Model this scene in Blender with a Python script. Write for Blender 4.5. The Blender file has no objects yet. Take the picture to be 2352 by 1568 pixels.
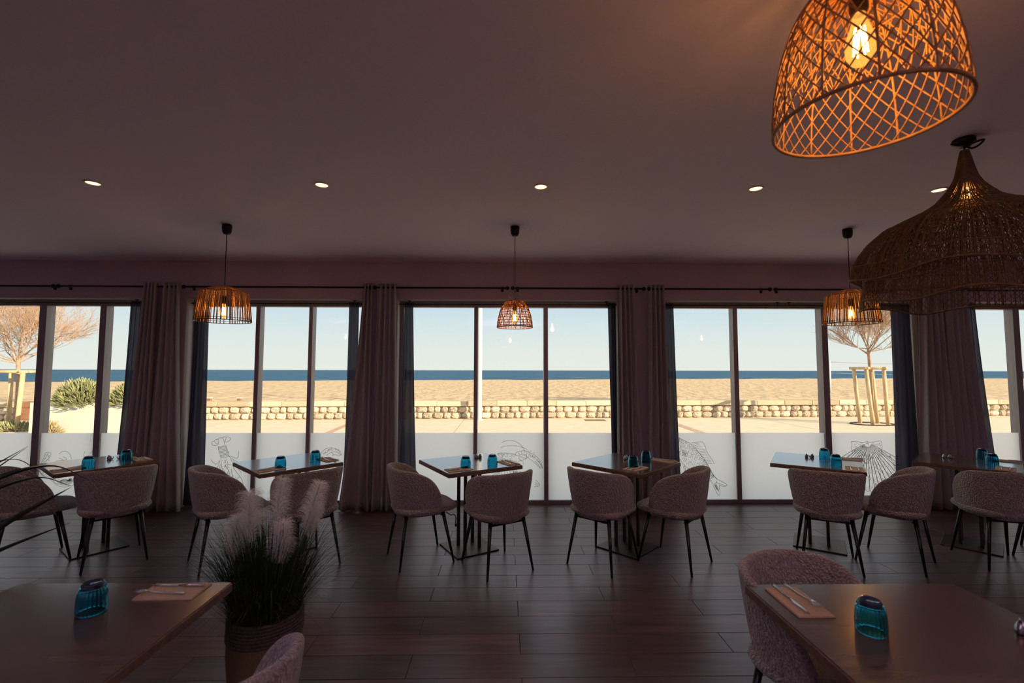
import bpy, math, random
from math import sin, cos, pi, radians, sqrt, atan2, hypot
from mathutils import Vector, Matrix

random.seed(7)
scene = bpy.context.scene
COL = scene.collection

# ------------------------------------------------------------------ camera
F_PX = 1070.0
cam_d = bpy.data.cameras.new('camera')
cam = bpy.data.objects.new('camera', cam_d)
COL.objects.link(cam)
cam_d.sensor_fit = 'HORIZONTAL'
cam_d.sensor_width = 36.0
cam_d.lens = F_PX / 2352.0 * 36.0
cam_d.clip_start = 0.05
cam_d.clip_end = 20000
cam_d.dof.use_dof = True
cam_d.dof.focus_distance = 4.4
cam_d.dof.aperture_fstop = 2.8
PITCH = math.atan(66 / F_PX)
cam.location = (0, 0, 1.58)
cam.rotation_euler = (Matrix.Rotation(-0.0165, 3, 'Z') @ Matrix.Rotation(pi / 2 + PITCH, 3, 'X')
                      @ Matrix.Rotation(0.0018, 3, 'Z')).to_euler()
scene.camera = cam

# ------------------------------------------------------------------ sky, sun, exposure
SUN_EL = radians(17)
SUN_AZ = radians(123)          # clockwise from +Y, towards the sun
world = bpy.data.worlds.new('world')
scene.world = world
world.use_nodes = True
wn = world.node_tree
bg = wn.nodes['Background']
tcw = wn.nodes.new('ShaderNodeTexCoord')
sxyz = wn.nodes.new('ShaderNodeSeparateXYZ')
wn.links.new(tcw.outputs['Generated'], sxyz.inputs[0])
asn = wn.nodes.new('ShaderNodeMath')
asn.operation = 'ARCSINE'
wn.links.new(sxyz.outputs['Z'], asn.inputs[0])
srp = wn.nodes.new('ShaderNodeValToRGB')            # elevation in quarter turns -> clear hazy winter sky
nrm = wn.nodes.new('ShaderNodeMath')
nrm.operation = 'DIVIDE'
nrm.inputs[1].default_value = pi / 2
wn.links.new(asn.outputs[0], nrm.inputs[0])
wn.links.new(nrm.outputs[0], srp.inputs[0])
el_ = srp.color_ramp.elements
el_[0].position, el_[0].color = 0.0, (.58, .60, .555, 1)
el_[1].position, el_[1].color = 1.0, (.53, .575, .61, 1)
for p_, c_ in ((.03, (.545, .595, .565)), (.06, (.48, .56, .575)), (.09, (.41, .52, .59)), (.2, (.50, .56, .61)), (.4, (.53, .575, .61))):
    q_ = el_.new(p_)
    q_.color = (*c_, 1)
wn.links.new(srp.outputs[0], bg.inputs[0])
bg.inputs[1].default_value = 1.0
sun_d = bpy.data.lights.new('sun', 'SUN')
sun_d.energy = 6.2
sun_d.angle = radians(0.6)
sun_d.color = (1.0, 0.80, 0.55)
sun = bpy.data.objects.new('sun', sun_d)
COL.objects.link(sun)
to_sun = Vector((sin(SUN_AZ) * cos(SUN_EL), cos(SUN_AZ) * cos(SUN_EL), sin(SUN_EL)))
sun.rotation_euler = to_sun.to_track_quat('Z', 'Y').to_euler()
sun.location = (20, -20, 15)
vs = scene.view_settings
vs.view_transform = 'Standard'
vs.look = 'None'
vs.gamma = 1.0
vs.use_curve_mapping = False
vs.exposure = 0.6
scene.cycles.max_bounces = 12
scene.cycles.diffuse_bounces = 7
scene.cycles.transmission_bounces = 10
scene.cycles.transparent_max_bounces = 24
scene.cycles.sample_clamp_indirect = 6.0
scene.cycles.caustics_reflective = False
scene.cycles.caustics_refractive = False

# ------------------------------------------------------------------ materials
MATS = {}


def principled(name, color, rough=0.6, metal=0.0, spec=0.5, **kw):
    m = bpy.data.materials.new(name)
    m.use_nodes = True
    b = m.node_tree.nodes['Principled BSDF']
    b.inputs['Base Color'].default_value = (*color, 1)
    b.inputs['Roughness'].default_value = rough
    b.inputs['Metallic'].default_value = metal
    b.inputs['Specular IOR Level'].default_value = spec
    for k, v in kw.items():
        b.inputs[k].default_value = v
    MATS[name] = m
    return m


def nd(m, t, **kw):
    n = m.node_tree.nodes.new(t)
    for k, v in kw.items():
        setattr(n, k, v)
    return n


def ln(m, a, b):
    m.node_tree.links.new(a, b)


def bsdf(m):
    return m.node_tree.nodes['Principled BSDF']


def add_noise(m, c1, c2, scale=(1, 1, 1), nscale=5.0, detail=4.0, bump=0.0, bdist=0.002, coord='Object', rand=False):
    """two-colour noise on the base colour, with optional bump from the same noise"""
    tc = nd(m, 'ShaderNodeTexCoord')
    mp = nd(m, 'ShaderNodeMapping')
    mp.inputs['Scale'].default_value = scale
    ln(m, tc.outputs[coord], mp.inputs['Vector'])
    if rand:
        oi = nd(m, 'ShaderNodeObjectInfo')
        mul = nd(m, 'ShaderNodeMath', operation='MULTIPLY')
        mul.inputs[1].default_value = 37.0
        ln(m, oi.outputs['Random'], mul.inputs[0])
        cx = nd(m, 'ShaderNodeCombineXYZ')
        for i in range(3):
            ln(m, mul.outputs[0], cx.inputs[i])
        ln(m, cx.outputs[0], mp.inputs['Location'])
    nz = nd(m, 'ShaderNodeTexNoise')
    nz.inputs['Scale'].default_value = nscale
    nz.inputs['Detail'].default_value = detail
    ln(m, mp.outputs[0], nz.inputs['Vector'])
    rp = nd(m, 'ShaderNodeValToRGB')
    rp.color_ramp.elements[0].position = 0.32
    rp.color_ramp.elements[1].position = 0.68
    rp.color_ramp.elements[0].color = (*c1, 1)
    rp.color_ramp.elements[1].color = (*c2, 1)
    ln(m, nz.outputs[0], rp.inputs[0])
    out = rp.outputs[0]
    if rand:
        hs = nd(m, 'ShaderNodeHueSaturation')
        mr = nd(m, 'ShaderNodeMapRange')
        mr.inputs['To Min'].default_value = 0.72
        mr.inputs['To Max'].default_value = 1.3
        ln(m, oi.outputs['Random'], mr.inputs[0])
        ln(m, mr.outputs[0], hs.inputs['Value'])
        ln(m, out, hs.inputs['Color'])
        out = hs.outputs[0]
    ln(m, out, bsdf(m).inputs['Base Color'])
    if bump:
        bp = nd(m, 'ShaderNodeBump')
        bp.inputs['Strength'].default_value = bump
        bp.inputs['Distance'].default_value = bdist
        ln(m, nz.outputs[0], bp.inputs['Height'])
        ln(m, bp.outputs[0], bsdf(m).inputs['Normal'])
    return m


def emission(name, color, strength):
    m = bpy.data.materials.new(name)
    m.use_nodes = True
    nt = m.node_tree
    nt.nodes.remove(nt.nodes['Principled BSDF'])
    e = nt.nodes.new('ShaderNodeEmission')
    e.inputs[0].default_value = (*color, 1)
    e.inputs[1].default_value = strength
    nt.links.new(e.outputs[0], nt.nodes['Material Output'].inputs[0])
    MATS[name] = m
    return m


add_noise(principled('plank', (.1, .06, .05), 0.36, spec=0.5), (.055, .030, .034), (.125, .070, .076), (1.2, 14, 14), 2.2, 6, 0.03, 0.002, rand=True)
principled('grout', (.02, .014, .016), .8)
for n_, w_, r_ in (('plank', .0, .16),):
    bsdf(MATS[n_]).inputs['Coat Weight'].default_value = w_
    bsdf(MATS[n_]).inputs['Coat Roughness'].default_value = r_
    bsdf(MATS[n_]).inputs['Coat IOR'].default_value = 1.65
    bsdf(MATS[n_]).inputs['IOR'].default_value = 1.8
    bsdf(MATS[n_]).inputs['Specular Tint'].default_value = (.90, .86, 1.0, 1)
add_noise(principled('ceiling_paint', (.5, .4, .4), .95), (.84, .73, .87), (.87, .755, .90), (1, 1, 1), 60, 3, 0.15, 0.002)
add_noise(principled('wall_paint', (.3, .2, .2), .9), (.56, .45, .53), (.60, .48, .56), (1, 1, 1), 40, 3, 0.2, 0.002)
principled('reveal_paint', (.62, .58, .57), .8)
principled('exterior_render', (.75, .7, .64), .9)
add_noise(principled('aluminium', (.3, .27, .27), .4, .2), (.30, .26, .265), (.36, .32, .32), (1, 1, .2), 12, 2)
principled('black_metal', (.012, .011, .014), .38, .4)
principled('chair_leg', (.009, .008, .010), .32, .2)
add_noise(principled('table_metal', (.05, .035, .03), .4, .7), (.05, .036, .032), (.085, .062, .055), (1, 1, 1), 30, 3)
add_noise(principled('table_wood', (.16, .08, .05), .25, spec=.5, **{'Coat Weight': .8, 'Coat Roughness': .12}), (.085, .050, .040), (.145, .085, .066), (1.0, 11, 11), 3.0, 6, 0.06, 0.001)
add_noise(principled('table_edge', (.12, .06, .035), .45), (.10, .05, .03), (.18, .092, .055), (1, 8, 8), 5.0, 4)
principled('steel', (.62, .60, .62), .22, 1.0)
principled('pewter', (.35, .33, .36), .28, 1.0)
add_noise(principled('napkin', (.5, .33, .22), .9), (.60, .44, .29), (.68, .50, .34), (1, 1, 1), 60, 3, .2, .001)
add_noise(principled('jute', (.45, .24, .09), .85), (.46, .24, .09), (.68, .40, .17), (1, 1, 1), 90, 3)
add_noise(principled('rattan', (.42, .2, .07), .6), (.34, .155, .05), (.50, .25, .09), (1, 1, 1), 60, 3)
add_noise(principled('abaca', (.24, .13, .065), .8), (.115, .062, .036), (.22, .125, .066), (1, 1, 1), 45, 3)
add_noise(principled('curtain', (.14, .105, .10), .95), (.37, .335, .35), (.47, .43, .45), (1, 1, .15), 160, 3, .15, .001)
add_noise(principled('strap', (.03, .03, .03), .9), (.02, .02, .02), (.04, .04, .04), (1, 1, 1), 30, 2)
add_noise(principled('grass', (.012, .03, .014), .55), (.010, .024, .012), (.03, .055, .024), (1, 1, 1), 8, 2)
add_noise(principled('dry_blade', (.12, .11, .04), .6), (.10, .09, .03), (.16, .14, .06), (1, 1, 1), 8, 2)
principled('plume_stem', (.45, .34, .24), .8)
add_noise(principled('pot_braid', (.07, .045, .04), .9), (.05, .032, .03), (.10, .066, .055), (1, 1, 1), 80, 3, .6, .006)
add_noise(principled('pot_cloth', (.27, .17, .06), .9), (.13, .082, .032), (.17, .108, .045), (1, 1, 1), 120, 3, .3, .002)
principled('soil', (.03, .02, .015), .95)
add_noise(principled('leaf', (.015, .03, .02), .35), (.012, .02, .016), (.02, .035, .022), (1, 1, 1), 8, 2)
principled('ceramic_pot', (.3, .28, .27), .5)
principled('ink', (.05, .045, .05), .9)
principled('ink_soft', (.14, .13, .13), .9)
principled('white_metal', (.66, .65, .62), .4)
principled('white_plastic', (.8, .78, .76), .5)
principled('ring_white', (.75, .62, .5), .5)
# outdoors
add_noise(principled('paving', (.60, .52, .41), .9), (.63, .53, .385), (.72, .615, .45), (1, 1, 1), 3.0, 6, .1, .004)
add_noise(principled('paving_strip', (.5, .33, .23), .9), (.46, .30, .20), (.54, .37, .26), (1, 1, 1), 6, 3)
add_noise(principled('stone', (.6, .5, .4), .9), (.40, .315, .225), (.74, .63, .50), (1, 1, 1), 7, 6, .8, .03, rand=True)
add_noise(principled('cap_stone', (.62, .5, .35), .9), (.52, .41, .275), (.62, .50, .345), (1, 1, 1), 9, 5, .25, .01, rand=True)
principled('mortar', (.38, .30, .21), .95)
principled('white_wall', (.62, .585, .51), .85)
add_noise(principled('corten', (.25, .12, .06), .8), (.22, .10, .045), (.33, .17, .085), (1, 1, 3), 4, 4)
add_noise(principled('stake_wood', (.62, .45, .25), .8), (.52, .36, .19), (.70, .52, .31), (1, 1, .25), 14, 4)
add_noise(principled('bark', (.36, .24, .16), .9), (.30, .20, .135), (.48, .33, .22), (1, 1, 1), 18, 3)
add_noise(principled('twig', (.42, .28, .19), .9), (.36, .24, .16), (.55, .37, .24), (1, 1, 1), 6, 2)
add_noise(principled('succulent', (.2, .22, .09), .6), (.11, .14, .055), (.36, .36, .16), (1, 1, 1), 6, 3)
principled('grate', (.22, .13, .07), .8)
add_noise(principled('dry_bush', (.3, .24, .1), .9), (.26, .2, .1), (.4, .34, .17), (1, 1, 1), 6, 3)

# bouclé wool: pebbled curls
m = principled('boucle', (.36, .30, .27), .95, spec=.2)
tc = nd(m, 'ShaderNodeTexCoord')
vo = nd(m, 'ShaderNodeTexVoronoi', feature='SMOOTH_F1')
vo.inputs['Scale'].default_value = 120
nz = nd(m, 'ShaderNodeTexNoise')
nz.inputs['Scale'].default_value = 55
ln(m, tc.outputs['Object'], vo.inputs['Vector'])
ln(m, tc.outputs['Object'], nz.inputs['Vector'])
ad = nd(m, 'ShaderNodeMath', operation='SUBTRACT')
ln(m, nz.outputs[0], ad.inputs[0])
ln(m, vo.outputs['Distance'], ad.inputs[1])
bp = nd(m, 'ShaderNodeBump')
bp.inputs['Strength'].default_value = 0.9
bp.inputs['Distance'].default_value = 0.012
ln(m, ad.outputs[0], bp.inputs['Height'])
ln(m, bp.outputs[0], bsdf(m).inputs['Normal'])
rp = nd(m, 'ShaderNodeValToRGB')
rp.color_ramp.elements[0].color = (.30, .24, .215, 1)
rp.color_ramp.elements[1].color = (.54, .455, .41, 1)
ln(m, ad.outputs[0], rp.inputs[0])
ln(m, rp.outputs[0], bsdf(m).inputs['Base Color'])
bsdf(m).inputs['Sheen Weight'].default_value = 0.5
bsdf(m).inputs['Sheen Roughness'].default_value = 0.5

# sand with footprints
m = principled('sand', (.70, .56, .38), .95, spec=.1)
tc = nd(m, 'ShaderNodeTexCoord')
n1 = nd(m, 'ShaderNodeTexNoise')
n1.inputs['Scale'].default_value = 2.2
n1.inputs['Detail'].default_value = 6
mp = nd(m, 'ShaderNodeMapping')
mp.inputs['Scale'].default_value = (1.0, 0.7, 1)
ln(m, tc.outputs['Object'], mp.inputs[0])
ln(m, mp.outputs[0], n1.inputs['Vector'])
bp = nd(m, 'ShaderNodeBump')
bp.inputs['Strength'].default_value = 1.0
bp.inputs['Distance'].default_value = 0.16
ln(m, n1.outputs[0], bp.inputs['Height'])
ln(m, bp.outputs[0], bsdf(m).inputs['Normal'])
rp = nd(m, 'ShaderNodeValToRGB')
rp.color_ramp.elements[0].position = .35
rp.color_ramp.elements[0].color = (.52, .38, .225, 1)
rp.color_ramp.elements[1].position = .6
rp.color_ramp.elements[1].color = (.66, .495, .31, 1)
ln(m, n1.outputs[0], rp.inputs[0])
ln(m, rp.outputs[0], bsdf(m).inputs['Base Color'])

# sea
m = principled('sea', (.035, .12, .19), .5, spec=.06)
tc = nd(m, 'ShaderNodeTexCoord')
mp = nd(m, 'ShaderNodeMapping')
mp.inputs['Scale'].default_value = (.05, .16, 1)
n1 = nd(m, 'ShaderNodeTexNoise')
n1.inputs['Scale'].default_value = 1.0
n1.inputs['Detail'].default_value = 8
n1.inputs['Roughness'].default_value = .65
ln(m, tc.outputs['Object'], mp.inputs[0])
ln(m, mp.outputs[0], n1.inputs['Vector'])
rp = nd(m, 'ShaderNodeValToRGB')
e = rp.color_ramp.elements
e[0].position, e[0].color = .35, (.006, .058, .12, 1)
e[1].position, e[1].color = .64, (.018, .105, .185, 1)
w_ = e.new(.72)
w_.color = (.6, .66, .68, 1)
ln(m, n1.outputs[0], rp.inputs[0])
ln(m, rp.outputs[0], bsdf(m).inputs['Base Color'])
bp = nd(m, 'ShaderNodeBump')
bp.inputs['Strength'].default_value = .5
bp.inputs['Distance'].default_value = .6
ln(m, n1.outputs[0], bp.inputs['Height'])
ln(m, bp.outputs[0], bsdf(m).inputs['Normal'])

# window glass: clear with a Fresnel reflection
m = bpy.data.materials.new('window_glass')
m.use_nodes = True
nt = m.node_tree
nt.nodes.clear()
o_ = nt.nodes.new('ShaderNodeOutputMaterial')
mx = nt.nodes.new('ShaderNodeMixShader')
ge = nt.nodes.new('ShaderNodeNewGeometry')
dt = nt.nodes.new('ShaderNodeVectorMath')
dt.operation = 'DOT_PRODUCT'
nt.links.new(ge.outputs['Normal'], dt.inputs[0])
nt.links.new(ge.outputs['Incoming'], dt.inputs[1])
ab = nt.nodes.new('ShaderNodeMath')
ab.operation = 'ABSOLUTE'
nt.links.new(dt.outputs['Value'], ab.inputs[0])
om = nt.nodes.new('ShaderNodeMath')
om.operation = 'SUBTRACT'
om.inputs[0].default_value = 1.0
nt.links.new(ab.outputs[0], om.inputs[1])
p5 = nt.nodes.new('ShaderNodeMath')
p5.operation = 'POWER'
p5.inputs[1].default_value = 5.0
nt.links.new(om.outputs[0], p5.inputs[0])
fr = nt.nodes.new('ShaderNodeMath')
fr.operation = 'MULTIPLY_ADD'
fr.inputs[1].default_value = .96
fr.inputs[2].default_value = .04
nt.links.new(p5.outputs[0], fr.inputs[0])
tr = nt.nodes.new('ShaderNodeBsdfTransparent')
tr.inputs[0].default_value = (.995, 1.0, .998, 1)
gl = nt.nodes.new('ShaderNodeBsdfGlossy')
gl.inputs['Roughness'].default_value = 0.02
nt.links.new(fr.outputs[0], mx.inputs[0])
nt.links.new(tr.outputs[0], mx.inputs[1])
nt.links.new(gl.outputs[0], mx.inputs[2])
nt.links.new(mx.outputs[0], o_.inputs[0])
MATS['window_glass'] = m

# frosted film: light passes and scatters, mostly forwards
m = bpy.data.materials.new('frosted_film')
m.use_nodes = True
nt = m.node_tree
nt.nodes.clear()
o_ = nt.nodes.new('ShaderNodeOutputMaterial')
mx = nt.nodes.new('ShaderNodeMixShader')
mx.inputs[0].default_value = 0.0
a_ = nt.nodes.new('ShaderNodeBsdfTranslucent')
a_.inputs[0].default_value = (1.0, .985, .985, 1)
b_ = nt.nodes.new('ShaderNodeBsdfRefraction')
b_.inputs['Color'].default_value = (1.0, .985, .985, 1)
b_.inputs['Roughness'].default_value = 1.0
b_.inputs['IOR'].default_value = 1.6
nt.links.new(a_.outputs[0], mx.inputs[1])
nt.links.new(b_.outputs[0], mx.inputs[2])
nt.links.new(mx.outputs[0], o_.inputs[0])
MATS['frosted_film'] = m


def sheer_mat(name, color, see):
    m = bpy.data.materials.new(name)
    m.use_nodes = True
    nt = m.node_tree
    nt.nodes.clear()
    o_ = nt.nodes.new('ShaderNodeOutputMaterial')
    d = nt.nodes.new('ShaderNodeBsdfDiffuse')
    d.inputs[0].default_value = (*color, 1)
    t = nt.nodes.new('ShaderNodeBsdfTranslucent')
    t.inputs[0].default_value = (*[min(1, c * 1.6) for c in color], 1)
    m1 = nt.nodes.new('ShaderNodeMixShader')
    m1.inputs[0].default_value = .5
    nt.links.new(d.outputs[0], m1.inputs[1])
    nt.links.new(t.outputs[0], m1.inputs[2])
    tr = nt.nodes.new('ShaderNodeBsdfTransparent')
    m2 = nt.nodes.new('ShaderNodeMixShader')
    m2.inputs[0].default_value = see
    nt.links.new(m1.outputs[0], m2.inputs[1])
    nt.links.new(tr.outputs[0], m2.inputs[2])
    nt.links.new(m2.outputs[0], o_.inputs[0])
    MATS[name] = m


sheer_mat('sheer', (.11, .11, .155), .14)
sheer_mat('plume', (.98, .95, .94), .15)
sheer_mat('bow', (.8, .75, .7), .5)

# coloured drinking glass
m = principled('teal_glass', (.10, .52, .66), .03, spec=.5)
bsdf(m).inputs['Transmission Weight'].default_value = 1.0
bsdf(m).inputs['IOR'].default_value = 1.33
m = principled('navy_glass', (.03, .05, .16), .04, spec=.5)
bsdf(m).inputs['Transmission Weight'].default_value = .55
bsdf(m).inputs['IOR'].default_value = 1.45
m = bpy.data.materials.new('bulb_glass')          # thin amber glass around a glowing filament
m.use_nodes = True
nt = m.node_tree
nt.nodes.clear()
o_ = nt.nodes.new('ShaderNodeOutputMaterial')
mx = nt.nodes.new('ShaderNodeMixShader')
mx.inputs[0].default_value = .35
tr = nt.nodes.new('ShaderNodeBsdfTransparent')
tr.inputs[0].default_value = (1, .82, .52, 1)
em = nt.nodes.new('ShaderNodeEmission')
em.inputs[0].default_value = (1, .42, .08, 1)
em.inputs[1].default_value = 1.5
nt.links.new(tr.outputs[0], mx.inputs[1])
nt.links.new(em.outputs[0], mx.inputs[2])
nt.links.new(mx.outputs[0], o_.inputs[0])
MATS['bulb_glass'] = m
emission('filament', (1.0, .52, .14), 260)
emission('big_filament', (1.0, .50, .13), 130)
FILL_UPLIGHT = 100  # power of each added fill lamp behind the camera
emission('spot_glow', (1.0, .70, .36), 1.6)


# ------------------------------------------------------------------ mesh helpers
class MB:
    """collects shapes; build() links them as one mesh object"""

    def __init__(self):
        self.v, self.f, self.mi = [], [], []

    def add(self, verts, faces, mi=0):
        o = len(self.v)
        self.v += [tuple(p) for p in verts]
        self.f += [tuple(i + o for i in fc) for fc in faces]
        self.mi += [mi] * len(faces)
        return self

    def box(self, x0, x1, y0, y1, z0, z1, mi=0):
        v = [(x, y, z) for z in (z0, z1) for y in (y0, y1) for x in (x0, x1)]
        return self.add(v, [(0, 2, 3, 1), (4, 5, 7, 6), (0, 1, 5, 4), (2, 6, 7, 3), (0, 4, 6, 2), (1, 3, 7, 5)], mi)

    def bevel_box(self, x0, x1, y0, y1, z0, z1, b, mi=0):
        """box with chamfered top and vertical edges"""
        def ring(i, z):
            return [(x0 + i + b, y0 + i, z), (x1 - i - b, y0 + i, z), (x1 - i, y0 + i + b, z), (x1 - i, y1 - i - b, z),
                    (x1 - i - b, y1 - i, z), (x0 + i + b, y1 - i, z), (x0 + i, y1 - i - b, z), (x0 + i, y0 + i + b, z)]
        v = ring(0, z0) + ring(0, z1 - b) + ring(b * .9, z1)
        fs = [tuple(reversed(range(8)))]
        for k in (0, 8):
            for i in range(8):
                j = (i + 1) % 8
                fs.append((k + i, k + j, k + 8 + j, k + 8 + i))
        fs.append(tuple(range(16, 24)))
        return self.add(v, fs, mi)

    def tube(self, pts, rad, n=6, cap=True, mi=0, closed=False):
        pts = [Vector(p) for p in pts]
        L = len(pts)
        rs = rad if isinstance(rad, (list, tuple)) else [rad] * L
        rings = []
        up = None
        for i, p in enumerate(pts):
            if closed:
                t = pts[(i + 1) % L] - pts[i - 1]
            else:
                t = pts[min(i + 1, L - 1)] - pts[max(i - 1, 0)]
            if t.length < 1e-9:
                t = Vector((0, 0, 1))
            t.normalize()
            if up is None:
                up = Vector((0, 0, 1)) if abs(t.z) < .9 else Vector((1, 0, 0))
            s = t.cross(up)
            if s.length < 1e-6:
                s = t.cross(Vector((0, 1, 0)))
            s.normalize()
            up = s.cross(t).normalized()
            rings.append([p + (s * cos(2 * pi * k / n) + up * sin(2 * pi * k / n)) * rs[i] for k in range(n)])
        v = [q for r in rings for q in r]
        fs = []
        for i in range(L if closed else L - 1):
            a, b = i * n, ((i + 1) % L) * n
            for k in range(n):
                fs.append((a + k, a + (k + 1) % n, b + (k + 1) % n, b + k))
        if cap and not closed:
            fs.append(tuple(range(n))[::-1])
            fs.append(tuple((L - 1) * n + k for k in range(n)))
        return self.add(v, fs, mi)

    def ring(self, c, r, rad, n=48, sides=6, mi=0):
        return self.tube([(c[0] + r * cos(2 * pi * i / n), c[1] + r * sin(2 * pi * i / n), c[2]) for i in range(n)],
                         rad, sides, mi=mi, closed=True)

    def lathe(self, prof, n=24, c=(0, 0, 0), cap0=False, cap1=False, mi=0, flute=0, fl_n=0):
        v = []
        for (r, z) in prof:
            for k in range(n):
                a = 2 * pi * k / n
                rr = r * (1 + (flute * cos(fl_n * a) if fl_n else 0))
                v.append((c[0] + rr * cos(a), c[1] + rr * sin(a), c[2] + z))
        fs = []
        for i in range(len(prof) - 1):
            for k in range(n):
                a, b = i * n, (i + 1) * n
                fs.append((a + k, a + (k + 1) % n, b + (k + 1) % n, b + k))
        if cap0:
            fs.append(tuple(range(n))[::-1])
        if cap1:
            fs.append(tuple((len(prof) - 1) * n + k for k in range(n)))
        return self.add(v, fs, mi)

    def mesh(self, name, mats, smooth=False):
        me = bpy.data.meshes.new(name)
        me.from_pydata(self.v, [], self.f)
        for mm in (mats if isinstance(mats, (list, tuple)) else [mats]):
            me.materials.append(MATS[mm])
        if any(self.mi):
            me.polygons.foreach_set('material_index', self.mi)
        if smooth:
            me.polygons.foreach_set('use_smooth', [True] * len(me.polygons))
        me.update()
        return me

    def build(self, name, mats, parent=None, smooth=False, loc=None, rz=0):
        o = bpy.data.objects.new(name, self.mesh(name, mats, smooth))
        COL.objects.link(o)
        if parent:
            o.parent = parent
        if loc:
            o.location = loc
        if rz:
            o.rotation_euler = (0, 0, rz)
        return o


def tag(o, label=None, cat=None, group=None, kind=None):
    if label:
        o['label'] = label
    if cat:
        o['category'] = cat
    if group:
        o['group'] = group
    if kind:
        o['kind'] = kind
    return o


def empty(name, loc=(0, 0, 0), rz=0):
    o = bpy.data.objects.new(name, None)
    COL.objects.link(o)
    o.location = loc
    o.rotation_euler = (0, 0, rz)
    o.empty_display_size = .1
    return o


def copy_tree(o, parent=None):
    c = o.copy()
    COL.objects.link(c)
    c.parent = parent
    for ch in list(o.children):
        copy_tree(ch, c)
    return c


def link(name, me, parent=None, loc=None, rz=0):
    o = bpy.data.objects.new(name, me)
    COL.objects.link(o)
    if parent:
        o.parent = parent
    if loc:
        o.location = loc
    if rz:
        o.rotation_euler = (0, 0, rz)
    return o


def spline(pts, sub=6):
    """Catmull-Rom through 2-D or 3-D points"""
    P = [Vector(p) for p in pts]
    if len(P) < 3:
        return P
    P = [P[0] * 2 - P[1]] + P + [P[-1] * 2 - P[-2]]
    out = []
    for i in range(1, len(P) - 2):
        a, b, c, d = P[i - 1:i + 3]
        for k in range(sub):
            t = k / sub
            out.append(.5 * ((2 * b) + (c - a) * t + (2 * a - 5 * b + 4 * c - d) * t * t + (3 * b - a - 3 * c + d) * t ** 3))
    out.append(P[-2])
    return out


# ================================================================== THE ROOM
D = 5.465            # inner face of the window wall
DW = 5.645           # window frames
H = 2.855
XW = 7.3
YB = -3.6

flo = MB().box(-XW, XW, 1.3, 5.9, -.12, -.004, 0).box(-XW, XW, YB, 1.3, -.12, 0, 1).build('floor', ['grout', 'plank'])
tag(flo, kind='structure')
pl_cache = {}
for k in range(7, 29):
    yc = .2 * k
    off = .095 if k % 2 == 0 else .695
    j = math.floor((-XW - off) / 1.2)
    while True:
        x0, x1 = off + 1.2 * j, off + 1.2 * (j + 1)
        j += 1
        x0, x1 = max(x0, -XW), min(x1, XW)
        if x0 >= XW - .02:
            break
        if x1 - x0 < .03:
            continue
        g = .0016
        w = round(x1 - x0, 3)
        if w not in pl_cache:
            pl_cache[w] = MB().bevel_box(-w / 2 + g, w / 2 - g, -.1 + g, .1 - g, -.01, 0, .0012).mesh('plank', 'plank')
        link('plank', pl_cache[w], flo, ((x0 + x1) / 2, yc, 0))

tag(MB().box(-XW - .2, XW + .2, YB - .2, 5.82, H, 2.98).build('ceiling', 'ceiling_paint'), kind='structure')
tag(MB().box(-XW - .2, -XW, YB - .2, 5.82, -.12, H).build('wall_left', 'wall_paint'), kind='structure')
tag(MB().box(XW, XW + .2, YB - .2, 5.82, -.12, H).build('wall_right', 'wall_paint'), kind='structure')
tag(MB().box(-XW, XW, YB - .2, YB, -.12, H).build('wall_rear', 'wall_paint'), kind='structure')

LINTEL = 2.417
OPEN = [(-7.28, -4.215), (-3.72, -1.652), (-1.265, 1.36), (1.906, 4.94), (5.56, 7.28)]
wf = MB()
wf.box(-XW, XW, D, 5.82, LINTEL, H)
edges = [-XW] + [e for o in OPEN for e in o] + [XW]
for i in range(0, len(edges), 2):
    if edges[i + 1] - edges[i] > .001:
        wf.box(edges[i], edges[i + 1], D, 5.82, -.12, LINTEL)
wfo = wf.build('wall_front', 'wall_paint')
tag(wfo, kind='structure')
# pale plaster lining of the reveals
for (a, b) in OPEN:
    MB().box(a, b, D + .004, 5.62, LINTEL - .008, LINTEL - .0005).build('reveal_lining', 'reveal_paint', wfo)
    MB().box(a + .0005, a + .008, D + .004, 5.62, 0, LINTEL - .008).build('reveal_lining', 'reveal_paint', wfo)
    MB().box(b - .008, b - .0005, D + .004, 5.62, 0, LINTEL - .008).build('reveal_lining', 'reveal_paint', wfo)

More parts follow.
